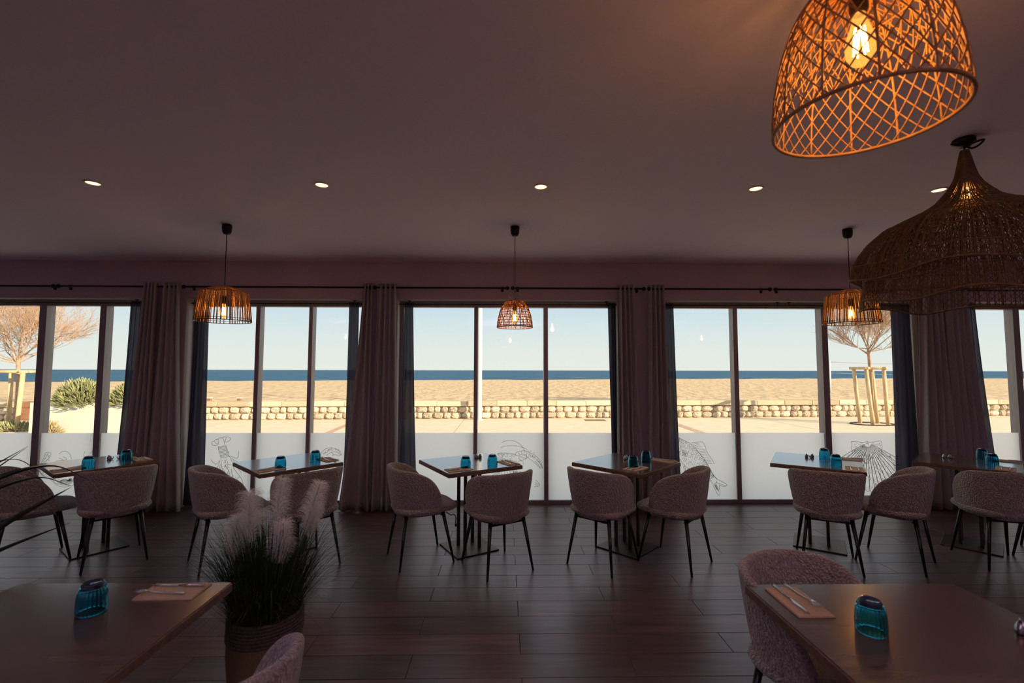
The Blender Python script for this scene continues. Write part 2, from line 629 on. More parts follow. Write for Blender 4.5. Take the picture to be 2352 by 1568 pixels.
MULL = [[(-6.55, .07), (-5.49, .085), (-4.79, .075)], [(-2.955, .05), (-2.323, .045)], [(-.343, .045), (.502, .05)],
        [(2.815, .055), (3.91, .075)], [(6.31, .08)]]
FILM_Y = DW - .012
for wi, (a, b) in enumerate(OPEN):
    w = empty('window_%d' % (wi + 1), ((a + b) / 2, DW, 0))
    tag(w, kind='structure')
    cx = (a + b) / 2

    def part(name, x0, x1, y0, y1, z0, z1, mat='aluminium'):
        return MB().bevel_box(x0 - cx, x1 - cx, y0 - DW, y1 - DW, z0, z1, .003).build(name, mat, w)
    part('head_rail', a + .01, b - .01, DW - .035, DW + .045, 2.34, LINTEL - .01)
    part('sill_rail', a + .01, b - .01, DW - .035, DW + .045, 0.001, .045)
    part('jamb', a + .01, a + .055, DW - .03, DW + .04, .045, 2.34)
    part('jamb', b - .055, b - .01, DW - .03, DW + .04, .045, 2.34)
    xs = [a + .055]
    for mi_, (mxx, mw) in enumerate(MULL[wi]):
        front = .042 if mi_ % 2 else .034
        part('mullion', mxx - mw / 2, mxx + mw / 2, DW - front, DW + .075, .035, 2.345)
        xs += [mxx - mw / 2, mxx + mw / 2]
    xs.append(b - .055)
    for i in range(0, len(xs), 2):
        x0, x1 = xs[i], xs[i + 1]
        MB().box(x0 - cx, x1 - cx, .004, .010, .045, 2.34).build('pane', 'window_glass', w)
        MB().box(x0 - cx, x1 - cx, -.0125, -.0115, .046, .832).build('frosted_film', 'frosted_film', w)

# ================================================================== DRAWINGS PRINTED ON THE FILM
INK_Y = FILM_Y - .004


def drawing(name, label, lines, tl, sx, sz, wd=.0022, soft=()):
    """line art in sheet units (x right, y down), stuck on the film"""
    root = empty(name, (tl[0], INK_Y, tl[1]))
    tag(root, label, 'window decal')
    for nm, sets, mat, ww in (('outline', lines, 'ink', wd * 1.5), ('hatching', soft, 'ink_soft', wd * 1.15)):
        if not sets:
            continue
        mb = MB()
        for ln_ in sets:
            P = [Vector((p[0] * sx, -p[1] * sz)) for p in ln_]
            n = len(P)
            vs_ = []
            for i, p in enumerate(P):
                t = P[min(i + 1, n - 1)] - P[max(i - 1, 0)]
                if t.length < 1e-7:
                    t = Vector((1, 0))
                t.normalize()
                s = Vector((-t.y, t.x)) * ww * .5
                vs_ += [(p.x + s.x, 0, p.y + s.y), (p.x - s.x, 0, p.y - s.y)]
            mb.add(vs_, [(2 * i, 2 * i + 1, 2 * i + 3, 2 * i + 2) for i in range(n - 1)])
        tag(mb.build(nm, mat, root), kind='stuff')
    return root


def sp(*pts):
    return spline([(p[0], p[1]) for p in pts], 5)


rnd = random.Random(3)
# --- lobster hanging head down
L, S = [], []
L += [sp((150, 262), (160, 225), (205, 208), (225, 180), (275, 168), (300, 142), (355, 140), (380, 122), (430, 126), (470, 120), (515, 140), (520, 180), (480, 215), (440, 232)),
      sp((150, 262), (180, 298), (240, 302), (280, 282)), sp((205, 208), (230, 250), (275, 270)), sp((275, 168), (280, 220), (290, 285)),
      sp((365, 142), (395, 200), (412, 280)), sp((440, 130), (425, 180), (420, 235)), sp((280, 320), (345, 325), (412, 295)),
      sp((280, 320), (300, 420), (345, 560)), sp((430, 290), (470, 400), (510, 520)), sp((345, 560), (430, 555), (512, 525))]
for i in range(8):
    y = 340 + i * 27
    xo = i * 8.5
    L.append(sp((288 + xo, y + 12), (345 + xo, y), (440 + xo, y - 18)))
    for k in range(0, 9, 2):
        xx = 300 + xo + k * 16
        S.append([(xx, y + 14 - k * 3), (xx + 3, y + 22 - k * 3)])
L += [sp((345, 575), (365, 720), (400, 860), (450, 960), (470, 1000)), sp((515, 530), (570, 650), (600, 760), (680, 890)),
      sp((455, 590), (478, 640), (480, 690)), sp((420, 760), (450, 715), (500, 700), (560, 715)),
      sp((155, 600), (175, 640), (230, 690), (275, 690), (330, 620)), sp((530, 525), (600, 555), (650, 575), (685, 550), (697, 430)),
      sp((330, 640), (290, 750), (250, 830), (245, 890)), sp((345, 700), (320, 800), (310, 900)), sp((355, 760), (352, 850), (365, 920)),
      sp((560, 570), (620, 620), (690, 650)), sp((590, 620), (690, 780), (770, 890)), sp((640, 700), (740, 790), (820, 870)),
      sp((600, 760), (640, 830), (690, 900), (740, 960), (790, 1060), (830, 1230), (835, 1270)),
      sp((560, 960), (600, 1060), (650, 1170), (680, 1260)), sp((680, 1020), (700, 985), (740, 970)), sp((680, 1020), (690, 1120), (740, 1200), (800, 1250)),
      sp((710, 1130), (750, 1130), (780, 1200)), sp((480, 850), (500, 920), (540, 960), (560, 990)), sp((510, 830), (530, 920), (510, 1000)),
      sp((560, 800), (580, 900), (600, 960)), sp((400, 790), (420, 840), (440, 920)), sp((540, 990), (560, 1050), (590, 1100))]
for k in range(70):
    t = rnd.random()
    x = 380 + t * 300 + rnd.uniform(-20, 60)
    y = 640 + t * 480 + rnd.uniform(-60, 60)
    S.append([(x, y), (x + rnd.uniform(4, 14), y + rnd.uniform(14, 34))])
drawing('lobster_drawing', 'ink drawing of a lobster hanging tail up on the frosted film', L, (-3.545, .853), .000588, .000549, .0024, S)

# --- lobster in profile with long feelers
L, S = [], []
L += [sp((600, 95), (700, 40), (880, 15), (1050, 45), (1200, 140), (1290, 240), (1350, 350), (1355, 420)),
      sp((570, 250), (700, 205), (900, 188), (1120, 200), (1300, 245), (1420, 310), (1510, 420)),
      sp((460, 445), (560, 430), (700, 428), (850, 440), (1050, 470)), sp((460, 445), (500, 520), (620, 590), (800, 650), (1000, 690), (1130, 720)),
      sp((1050, 465), (1100, 400), (1240, 365), (1330, 355), (1430, 385), (1520, 420)), sp((1050, 470), (1090, 510), (1200, 500), (1260, 470)),
      sp((1240, 370), (1260, 440), (1330, 470), (1420, 490)), sp((1150, 400), (1170, 460), (1200, 500)), sp((1420, 390), (1430, 440), (1410, 490), (1440, 570)),
      sp((1520, 420), (1620, 455), (1730, 530), (1830, 640), (1900, 770), (1940, 930)), sp((1440, 575), (1540, 640), (1650, 720), (1760, 820), (1870, 925)),
      sp((1940, 930), (1900, 860), (1860, 780), (1800, 700), (1740, 660)), sp((1870, 925), (1840, 860), (1760, 760), (1690, 690)),
      sp((1560, 350), (1530, 400)), sp((1680, 405), (1640, 440)), sp((1160, 560), (1250, 555), (1310, 590), (1400, 600), (1440, 590)),
      sp((1160, 570), (1190, 640), (1260, 665), (1360, 640), (1440, 590)), sp((1140, 720), (1200, 680), (1280, 700), (1320, 760), (1300, 790)),
      sp((1440, 575), (1380, 510), (1270, 490)), sp((260, 1170), (340, 1140), (440, 1080), (540, 1050)), sp((270, 1180), (360, 1170), (460, 1120), (550, 1065)),
      sp((600, 1020), (590, 1080), (610, 1120)), sp((710, 1020), (700, 1100), (650, 1190)), sp((770, 1010), (800, 1100), (830, 1170)),
      sp((850, 1000), (900, 1080), (920, 1160)), sp((970, 990), (990, 1060), (1040, 1130)), sp((1090, 970), (1120, 1040), (1060, 1120)),
      sp((1170, 1020), (1240, 1045), (1340, 1080)), sp((1040, 1130), (1180, 1090), (1330, 1095)),
      sp((1720, 1310), (1790, 1370), (1840, 1460), (1790, 1520), (1660, 1530)), sp((1700, 1370), (1750, 1420), (1830, 1460)), sp((1680, 1450), (1740, 1470), (1790, 1515))]
for k in range(150):
    t = rnd.random()
    x = 480 + t * 600
    y = 440 + 20 * t + rnd.random() ** 1.8 * (60 + 190 * t)
    S.append([(x, y), (x + rnd.uniform(4, 12), y + rnd.uniform(6, 20))])
for k in range(70):
    t = rnd.random()
    x = 1460 + t * 430
    y = 450 + t * t * 380 + rnd.random() * 130 * (1.1 - t)
    S.append([(x, y), (x + rnd.uniform(6, 24), y - rnd.uniform(2, 30))])
for k in range(40):
    x = rnd.uniform(970, 1100)
    y = rnd.uniform(980, 1110)
    S.append([(x, y), (x + 8, y + 26)])
drawing('lobster_drawing', 'ink drawing of a lobster in profile with two long curved feelers', L, (-.248, .749), .0003646, .00036, .0022, S)

# --- fish diving towards the sill
L, S = [], []
back = sp((100, 150), (200, 205), (330, 265), (430, 350), (540, 470), (640, 590), (720, 715), (800, 860), (890, 1010), (950, 1090))
belly = sp((60, 560), (180, 740), (340, 870), (560, 960), (760, 1080), (860, 1190))
L += [back, belly, sp((380, 265), (480, 250), (570, 237), (630, 240), (665, 280), (700, 350), (725, 450), (790, 560), (860, 660), (900, 740)),
      sp((905, 1020), (970, 1090), (1080, 1140), (1150, 1180), (1175, 1215), (1130, 1248), (1060, 1235), (1000, 1215)),
      sp((1000, 1215), (1005, 1290), (1015, 1360), (1005, 1420), (985, 1438), (950, 1400), (900, 1300), (855, 1210)),
      sp((950, 1120), (930, 1160), (870, 1195)), sp((150, 420), (220, 450), (280, 510), (270, 555), (230, 570), (160, 540)),
      sp((175, 780), (200, 850), (205, 920)), sp((200, 770), (230, 850), (215, 915))]
for i in range(14):
    t = i / 13
    bx = 400 + 320 * t
    by = 285 + 430 * t
    ex = bx + (250 - 90 * t) * (.55 + .9 * t if t < .3 else .85)
    S.append(sp((bx, by + 20), ((bx + ex) / 2, by - 8 + 22 * t), (ex, by - 10 + 30 * t)))
for i in range(26):
    for j in range(22):
        u, v = (i + .5 * (j % 2)) / 26, j / 22
        p = back[int(u * (len(back) - 1) * .92)]
        q = belly[int(u * (len(belly) - 1) * .9)]
        c = p.lerp(q, v)
        if rnd.random() < 1.0 - v * .85:
            (L if v < .16 else S).append(sp((c.x - 10, c.y - 7), (c.x + 4, c.y + 2), (c.x - 3, c.y + 13)))
for k in range(7):
    S.append([(930 + k * 6, 1150 + k * 4), (950 + k * 34, 1170 + k * 10)])
    S.append([(880 + k * 10, 1200), (930 + k * 11, 1300 + k * 10)])
    S.append([(160, 450 + k * 14), (250, 500 + k * 8)])
drawing('fish_drawing', 'ink drawing of a scaly fish diving head first behind the sheer curtain', L, (2.055, .851), .000522, .000526, .0024, S)

# --- scallop shell
L, S = [], []
L += [sp((400, 150), (500, 155), (600, 160), (680, 185), (770, 170), (800, 150), (850, 150), (890, 190)), sp((890, 175), (1000, 165), (1100, 145), (1200, 145), (1220, 200)),
      sp((400, 150), (415, 230), (400, 330), (420, 420), (440, 450)), sp((1220, 200), (1225, 300), (1205, 400), (1220, 470)),
      sp((440, 450), (380, 500), (300, 560), (230, 660), (200, 780), (220, 900)), sp((1220, 470), (1330, 530), (1440, 610), (1510, 700), (1530, 800))]
ends = []
for i in range(21):
    a = radians(-62 + i * 6.2)
    r = 1270 - 230 * abs(i - 11) / 10
    ends.append((840 + r * sin(a) * .98, 170 + r * cos(a)))
for i, (ex, ey) in enumerate(ends):
    mx_, my_ = 840 + (ex - 840) * .5, 170 + (ey - 170) * .48
    L.append(sp((840 + (ex - 840) * .1, 170 + (ey - 170) * .1), (mx_, my_), (ex, ey)))
    L.append(sp((841 + (ex - 840) * .14, 170 + (ey - 170) * .14), (mx_ + 7, my_), (ex + 9, ey)))
    if i < 20:
        nx, ny = ends[i + 1]
        L.append(sp((ex, ey), ((ex + nx) / 2 + (nx - ex) * .05, (ey + ny) / 2 + 26), (nx, ny)))
        for k in range(26):
            t = .22 + .75 * rnd.random() if rnd.random() < .8 else rnd.random()
            s = rnd.random() * .8 + .1
            x = 840 + ((ex + (nx - ex) * s) - 840) * t
            y = 170 + ((ey + (ny - ey) * s) - 170) * t
            d = rnd.uniform(.02, .06)
            S.append([(x, y), (x + (ex - 840) * d, y + (ey - 170) * d)])
for k in range(170):
    x = rnd.uniform(410, 720) if k % 2 else rnd.uniform(950, 1215)
    y = rnd.uniform(165, 420)
    if abs(x - 840) * .95 > (y - 170) * 1.1 + 20:
        S.append([(x, y), (x + rnd.uniform(8, 26), y + rnd.uniform(-12, 12))])
drawing('scallop_drawing', 'ink drawing of a ribbed scallop shell on the frosted film', L, (4.015, .798), .000456, .000463, .0024, S)

# --- shrimp
L, S = [], []
L += [sp((90, 530), (130, 410), (165, 310), (220, 288), (280, 310), (285, 350), (250, 430), (160, 525)), sp((120, 520), (180, 400), (230, 300)),
      sp((480, 335), (520, 285), (590, 262), (660, 280), (730, 350), (770, 450)), sp((1040, 400), (1045, 320), (1060, 270)), sp((1180, 330), (1220, 275), (1275, 255)),
      sp((480, 430), (540, 445), (570, 475)), sp((570, 398), (630, 420), (660, 465)), sp((410, 492), (480, 488), (560, 480), (660, 465)),
      sp((90, 540), (60, 640), (70, 760), (170, 850), (280, 910), (380, 980), (470, 1060), (600, 1100), (740, 1085), (900, 1020), (1000, 900)),
      sp((70, 760), (110, 790), (200, 850), (320, 900), (420, 880), (520, 840)), sp((60, 720), (120, 830), (220, 900)),
      sp((370, 920), (420, 1000), (500, 1050))]
for k in range(26):
    a = radians(-60 + k * 7.5)
    L.append(sp((640 + 70 * sin(a), 950 - 30 * cos(a)), (640 + 130 * sin(a), 940 + 50 * cos(a)), (640 + 190 * sin(a), 960 + 110 * cos(a))))
for k in range(90):
    t = rnd.random()
    x = 90 + 560 * t + rnd.uniform(-20, 60)
    y = 760 + 300 * t + rnd.uniform(-40, 20)
    S.append([(x, y), (x + rnd.uniform(6, 20), y + rnd.uniform(-16, 16))])
for k in range(30):
    x, y = rnd.uniform(140, 270), rnd.uniform(310, 500)
    S.append([(x, y), (x - 10, y + 22)])
drawing('shrimp_drawing', 'ink drawing of a curled shrimp with thin whiskers on the frosted film', L, (-5.465, .752), .000507, .000494, .0022, S)

# --- lone claw
L, S = [], []
L += [sp((1205, 970), (1240, 930), (1290, 912), (1350, 920), (1390, 950), (1408, 985)), sp((1260, 990), (1310, 955), (1360, 955), (1408, 985)),
      sp((1320, 998), (1330, 980), (1370, 985), (1400, 988)), sp((1310, 955), (1325, 975), (1320, 998)), sp((1205, 970), (1215, 1020), (1240, 1050)),
      sp((1430, 1050), (1460, 1070), (1470, 1110)), sp((1470, 1180), (1455, 1240), (1440, 1300))]
for k in range(60):
    t = rnd.random()
    x = 1225 + 170 * t
    y = 960 - 45 * sin(pi * t * .9) + rnd.uniform(2, 26)
    S.append([(x, y), (x + 7, y - 5)])
drawing('claw_drawing', 'ink drawing of a single lobster claw beside the sheer curtain', L, (-3.633, 1.729), .001212, .0011745, .0022, S)

# ================================================================== CURTAIN RODS AND CURTAINS
ROD_Z, ROD_Y = 2.533, D - .09
ROD_LABEL = ['with its finial over the tree pane', 'over the planter view, ending at the paired drapes', 'above the window with the hanging lobster',
             'above the lamp with the woven net shade', 'meeting the net-shade lamp from the fish side', 'above the fish drawing', 'above the scallop drawing',
             'beyond the scallop window']
for i, (a, b) in enumerate([(-7.25, -5.17), (-5.11, -3.76), (-3.69, -1.56), (-1.50, .035), (.095, 1.63), (1.69, 3.12), (3.185, 5.05), (5.14, 7.25)]):
    r = empty('curtain_rod', ((a + b) / 2, ROD_Y, ROD_Z))
    tag(r, 'black metal curtain rod on the wall ' + ROD_LABEL[i], 'curtain rod')
    hw = (b - a) / 2
    MB().tube([(-hw, 0, 0), (hw, 0, 0)], .011, 10).build('pole', 'black_metal', r, True)
    for s in (-1, 1):
        MB().lathe([(.001, -.024), (.012, -.021), (.022, -.009), (.024, 0), (.022, .009), (.012, .021), (.001, .024)], 12, (s * hw, 0, 0)).build('finial', 'black_metal', r, True)
        MB().tube([(s * (hw - .06), 0, 0), (s * (hw - .06), .09, 0)], .007, 8).box(s * (hw - .06) - .015, s * (hw - .06) + .015, .084, .09, -.03, .03).build('bracket', 'black_metal', r)


def drape(name, label, cat, x_top, x_bot, yc, z0, z1, folds, amp, mat, group=None, seed=0, swell=0.0):
    """pleated cloth hanging from z1 to z0, gathered at the top"""
    rr = random.Random(seed)
    nu, nv = folds * 10, 26
    ph = [rr.uniform(-.8, .8) for _ in range(folds + 2)]
    am = [rr.uniform(.65, 1.25) for _ in range(folds + 2)]
    cx = (x_top[0] + x_top[1]) / 2
    v, fs = [], []
    for j in range(nv + 1):
        t = j / nv                       # 0 top, 1 bottom
        e = t ** 1.25
        xl = x_top[0] + (x_bot[0] - x_top[0]) * e
        xr = x_top[1] + (x_bot[1] - x_top[1]) * e
        for i in range(nu + 1):
            u = i / nu
            k = u * folds
            f0 = int(min(k, folds - 1))
            am_ = am[f0] * (1 - (k - f0)) + am[f0 + 1] * (k - f0)
            ph_ = ph[f0] * (1 - (k - f0)) + ph[f0 + 1] * (k - f0)
            a = 2 * pi * k + ph_ * t * 1.4
            x = xl + (xr - xl) * u + .012 * sin(a * .5 + 3 * t) * t
            y = amp * am_ * (sin(a) + .25 * sin(2 * a + 1)) * (.85 + .35 * t) - swell * t
            v.append((x - cx, y, z1 + (z0 - z1) * t))
    for j in range(nv):
        for i in range(nu):
            a = j * (nu + 1) + i
            fs.append((a, a + nu + 1, a + nu + 2, a + 1))
    o = MB().add(v, fs).build(name, mat, None, True, (cx, yc, 0))
    sm = o.modifiers.new('thick', 'SOLIDIFY')
    sm.thickness = .003
    sm.offset = 0
    tag(o, label, cat, group)
    return o


DR = [((-4.15, -3.985), (-4.33, -3.99), 'grey-brown pleated drape beside the planter window'),
      ((-3.925, -3.735), (-4.0, -3.60), 'grey-brown pleated drape with a lit edge beside the hanging lobster window'),
      ((-1.635, -1.525), (-1.86, -1.50), 'grey-brown drape flaring widely at the floor beside the potted grass'),
      ((-1.465, -1.255), (-1.52, -1.20), 'grey-brown pleated drape behind the chair with the dangling strap'),
      ((1.318, 1.512), (1.30, 1.56), 'grey-brown pleated drape beside the long-feelered lobster window'),
      ((1.675, 1.866), (1.62, 1.905), 'grey-brown pleated drape beside the fish window'),
      ((4.89, 5.14), (4.76, 5.20), 'dark pleated drape with a pale fold beside the scallop window'),
      ((5.19, 5.445), (5.20, 5.62), 'dark pleated drape behind the table with the two shakers')]
for i, (t_, b_, l_) in enumerate(DR):
    drape('drape', l_, 'curtain', t_, b_, ROD_Y - .005, .012, 2.58, 4 if t_[1] - t_[0] > .15 else 3, .034, 'curtain', 'floor-length drapes between the windows', i, .03)
SH = [((-4.42, -4.28), (-4.53, -4.32), 'navy sheer curtain edging the planter view'),
      ((-3.655, -3.50), (-3.70, -3.47), 'broad navy sheer curtain beside the hanging lobster drawing'),
      ((-1.85, -1.735), (-1.885, -1.72), 'narrow navy sheer curtain beside the lone claw drawing'),
      ((-1.19, -1.09), (-1.24, -1.0), 'navy sheer curtain on the flagpole-side jamb of the central window'),
      ((1.245, 1.335), (1.28, 1.345), 'narrow dark sheer curtain beside the drain grate view'),
      ((1.93, 2.035), (1.935, 2.095), 'dark sheer curtain covering the head of the fish drawing'),
      ((4.69, 4.915), (4.66, 4.925), 'wide violet-blue sheer curtain beside the scallop drawing'),
      ((5.585, 5.72), (5.585, 5.92), 'dark sheer curtain swinging out beyond the scallop window')]
for i, (t_, b_, l_) in enumerate(SH):
    drape('sheer_curtain', l_, 'curtain', t_, b_, 5.545, .02, 2.385, 3 if t_[1] - t_[0] < .15 else 4, .016, 'sheer', 'navy sheers inside the window reveals', 20 + i)
for (a, b), nm in zip(OPEN, ('planter window', 'hanging lobster window', 'central lobster window', 'scallop and fish window', 'window beyond the scallop')):
    r = empty('sheer_rod', ((a + b) / 2, 5.545, 2.365))
    tag(r, 'thin black rod across the head of the ' + nm, 'curtain rod')
    hw = (b - a) / 2 - .012
    MB().tube([(-hw, 0, 0), (hw, 0, 0)], .006, 8).build('pole', 'black_metal', r, True)
    for hx in ((-.12, .02) if nm.startswith('scallop') else (-hw + .12, hw - .12)):
        MB().tube([(hx, 0, 0), (hx, 0, .042)], .004, 6).box(hx - .018, hx + .018, -.008, .008, .036, .0425).build('hook', 'black_metal', r)

# ================================================================== CEILING SPOTS
SPOTL = ['ahead of the planter window', 'ahead of the hanging lobster window', 'ahead of the net-shade lamp', 'ahead of the fish window', 'partly hidden by the tulip lamp']
for i, x in enumerate((-2.82, -1.263, .251, 1.760, 3.062)):
    r = empty('recessed_spotlight', (x, 3.165, H))
    tag(r, 'lit round recessed ceiling spotlight ' + SPOTL[i], 'spotlight', 'row of ceiling spots')
    MB().lathe([(.052, -.001), (.052, -.005), (.044, -.006), (.040, -.001)], 32).build('ring', 'ring_white', r, True)
    MB().lathe([(.040, -.0015), (.024, -.0012), (.0235, -.004), (.001, -.004)], 32).build('lamp_face', 'spot_glow', r)
    ld = bpy.data.lights.new('spot_beam', 'SPOT')
    ld.energy = 9
    ld.color = (1, .72, .42)
    ld.spot_size = radians(85)
    ld.spot_blend = .6
    ld.shadow_soft_size = .03
    lo = bpy.data.objects.new('spot_beam', ld)
    COL.objects.link(lo)
    lo.parent = r
    lo.location = (0, 0, -.02)


# ================================================================== PENDANT LAMPS
def lamp_root(name, label, x, y, cord_to, cord=True):
    r = empty(name, (x, y, H))
    tag(r, label, 'pendant lamp')
    MB().lathe([(.0, -.001), (.040, -.001), (.040, -.030), (.037, -.062), (.028, -.082), (.010, -.088), (.0, -.088)], 24).build('ceiling_rose', 'black_metal', r, True)
    MB().tube([(0, 0, -.08), (0, 0, cord_to - H)], .0032, 8).build('cord', 'black_metal', r, True)
    return r


def bulb(r, z, size=1.0, fil='filament'):
    """long filament bulb hanging from its socket at z (relative)"""
    s = size
    MB().lathe([(.0, .055 * s), (.016 * s, .055 * s), (.019 * s, .04 * s), (.019 * s, 0), (.015 * s, -.012 * s), (.0, -.012 * s)], 16, (0, 0, z)).build('socket', 'black_metal', r, True)
    b = MB().lathe([(.013 * s, -.010 * s), (.015 * s, -.03 * s), (.025 * s, -.06 * s), (.031 * s, -.085 * s), (.029 * s, -.11 * s), (.018 * s, -.13 * s), (.004 * s, -.138 * s)], 20, (0, 0, z), cap1=True).build('bulb', 'bulb_glass', r, True)
    mb = MB()
    for k in range(6):
        a = 2 * pi * k / 6
        mb.tube([(.010 * s * cos(a), .010 * s * sin(a), z - .045 * s), (.014 * s * cos(a + .3), .014 * s * sin(a + .3), z - .108 * s)], .0016 * s, 5)
    mb.build('filament', fil, b)
    return b


def string_lamp(x, y, label, seed):
    rr = random.Random(seed)
    top, sh, bot = 2.305 - H, 2.252 - H, 2.0 - H
    r = lamp_root('string_pendant_lamp', label, x, y, 2.28)
    fr = MB()
    fr.ring((0, 0, top), .035, .003, 24).ring((0, 0, sh), .187, .003, 48).ring((0, 0, bot), .216, .0035, 48).ring((0, 0, bot + .02), .2145, .002, 48)
    for k in range(8):
        a = 2 * pi * k / 8
        fr.tube([(.035 * cos(a), .035 * sin(a), top), (.187 * cos(a), .187 * sin(a), sh), (.216 * cos(a), .216 * sin(a), bot)], .0022, 5)
    fr.build('shade_frame', 'black_metal', r, True)
    st = MB()
    n = 46
    for k in range(n):
        a = 2 * pi * (k + rr.uniform(-.3, .3)) / n
        da = rr.uniform(-.03, .03)
        w = rr.uniform(.0034, .0052)
        st.tube([(.036 * cos(a), .036 * sin(a), top), (.11 * cos(a), .11 * sin(a), (top + sh) / 2 + .008), (.189 * cos(a), .189 * sin(a), sh),
                 (.203 * cos(a + da), .203 * sin(a + da), (sh + bot) / 2), (.217 * cos(a + da), .217 * sin(a + da), bot)], w, 5)
    for k in range(n):                    # second layer, knotted off half way down
        a = 2 * pi * (k + .5) / n
        m_ = rr.uniform(.35, .62)
        st.tube([(.036 * cos(a), .036 * sin(a), top - .003), (.188 * cos(a), .188 * sin(a), sh - .002), ((.188 + .028 * m_) * cos(a), (.188 + .028 * m_) * sin(a), sh + (bot - sh) * m_)], rr.uniform(.0025, .004), 5)
    tag(st.build('jute_strings', 'jute', r, True), kind='stuff')
    bulb(r, 2.165 - H, 1.0)
    return r


string_lamp(-2.448, 4.08, 'pendant lamp with a jute string shade hanging before the hanging lobster window', 1)
string_lamp(3.09, 4.08, 'pendant lamp with a jute string shade hanging before the scallop window', 2)


def net_strands(mb, prof, n, turns, rad, segs=40, jitter=.0, rr=None, t0=0, t1=1, sides=5):
    """crossing spiral strands over a profile [(r, z)], in both directions"""
    def at(t):
        k = t * (len(prof) - 1)
        i = min(int(k), len(prof) - 2)
        f = k - i
        return prof[i][0] + (prof[i + 1][0] - prof[i][0]) * f, prof[i][1] + (prof[i + 1][1] - prof[i][1]) * f
    for d in (-1, 1):
        for k in range(n):
            a0 = 2 * pi * (k + (rr.uniform(-jitter, jitter) if rr else 0)) / n
            pts = []
            for s in range(segs + 1):
                t = t0 + (t1 - t0) * s / segs
                r, z = at(t)
                a = a0 + d * turns * 2 * pi * t
                r += d * rad * .7
                pts.append((r * cos(a), r * sin(a), z))
            mb.tube(pts, rad, sides, cap=False)


# net lamp in the middle
r = lamp_root('net_pendant_lamp', 'small pendant lamp with a dark woven net dome shade', .092, 4.08, 2.19)
zb = 1.955 - H
prof = [(.156, zb), (.152, zb + .05), (.142, zb + .10), (.128, zb + .15), (.110, zb + .19), (.092, zb + .222), (.05, zb + .236), (.02, zb + .238)]
rr = random.Random(5)
mb = MB()
for k in range(30):
    a = 2 * pi * (k + rr.uniform(-.2, .2)) / 30
    mb.tube([(q[0] * cos(a + .04 * sin(6 * i_ + k)), q[0] * sin(a + .04 * sin(6 * i_ + k)), q[1]) for i_, q in enumerate(prof)], .0026, 5)
net_strands(mb, prof, 12, .22, .0020, 24, .2, rr)
for zz, rad_ in ((0, .156), (.012, .155), (.035, .153), (.058, .151), (.082, .146), (.105, .141), (.128, .134), (.150, .128), (.172, .118), (.192, .109), (.21, .099), (.226, .085), (.234, .06)):
    mb.ring((0, 0, zb + zz), rad_, .0024 if zz else .0042, 40, 5)
tag(mb.build('net_weave', 'rattan', r, True), kind='stuff')
bulb(r, 2.115 - H, .95)
mb = MB()
for s in (-1, 1):
    v, fs = [], []
    for i in range(9):
        t = i / 8
        for w_ in (-1, 1):
            wdt = .018 * sin(pi * t) + .003
            v.append((s * (.012 + .045 * sin(pi * t * .85)), w_ * wdt, .24 + zb + .07 * t + .004 * sin(5 * t)))
    for i in range(8):
        fs.append((2 * i, 2 * i + 1, 2 * i + 3, 2 * i + 2))
    mb.add(v, fs)
bo = mb.build('ribbon_bow', 'bow', r, True)
bo.modifiers.new('thick', 'SOLIDIFY').thickness = .001

# big net dome, close to the ceiling
DZ = 2.30
r = lamp_root('dome_pendant_lamp', 'large glowing dome pendant lamp with an open diamond rattan weave', 1.035, 1.285, 2.70)
zb = DZ - H
prof = []
for i in range(21):
    t = i / 20
    a = t * pi / 2
    prof.append((.228 * cos(a) ** .62 if t < 1 else .012, zb + .415 * sin(a) ** 1.12))
prof[-1] = (.012, zb + .415)
mb = MB()
rr = random.Random(8)
net_strands(mb, prof, 32, .30, .0023, 48, .07, rr, 0, .97)
net_strands(mb, [(p[0] * .985, p[1]) for p in prof], 30, .16, .0021, 44, .3, rr, .36, .97)
tag(mb.build('rattan_weave', 'rattan', r, True), kind='stuff')
mb = MB()
for k in range(12):
    a = 2 * pi * k / 12
    mb.tube([(p[0] * 1.008 * cos(a), p[0] * 1.008 * sin(a), p[1]) for p in prof[:-1]], .0032, 6)
mb.ring((0, 0, zb), .229, .0055, 72, 8).ring((0, 0, zb + .34), .135, .003, 48, 6)
mb.build('cane_frame', 'rattan', r, True)
bulb(r, DZ + .335 - H, 1.25, 'big_filament')
ld = bpy.data.lights.new('lamp_glow', 'POINT')
ld.energy = 3
ld.color = (1, .50, .16)
ld.shadow_soft_size = .04
lo = bpy.data.objects.new('lamp_glow', ld)
COL.objects.link(lo)
lo.parent = r
lo.location = (0, 0, DZ + .16 - H)

# tulip-shaped layered lamp
TX, TY = 2.53, 2.454
r = empty('tulip_pendant_lamp', (TX, TY, H))
tag(r, 'wide dark woven fibre pendant lamp shaped like a drooping flower', 'pendant lamp')
MB().lathe([(.0, -.001), (.05, -.001), (.05, -.02), (.03, -.04), (.0, -.04)], 24).build('ceiling_rose', 'black_metal', r, True)
mb = MB()
mb.tube(spline([(.0, 0, -.03), (.05, .01, -.045), (.085, .0, -.03), (.08, -.03, -.015), (.03, -.02, -.03), (.0, 0, -.05)], 6), .006, 6)
mb.tube(spline([(0, 0, -.03), (-.04, .0, -.035), (-.05, .02, -.02), (-.02, .02, -.015), (0, 0, -.04)], 6), .006, 6)
mb.tube([(0, 0, -.02), (0, 0, -.24)], .004, 6)
mb.build('cord', 'black_metal', r, True)
PR = [(.018, 2.79), (.026, 2.755), (.036, 2.70), (.050, 2.64), (.068, 2.60), (.095, 2.56), (.140, 2.505), (.205, 2.462), (.285, 2.425), (.370, 2.380), (.440, 2.310),
      (.490, 2.230), (.512, 2.16), (.520, 2.10)]


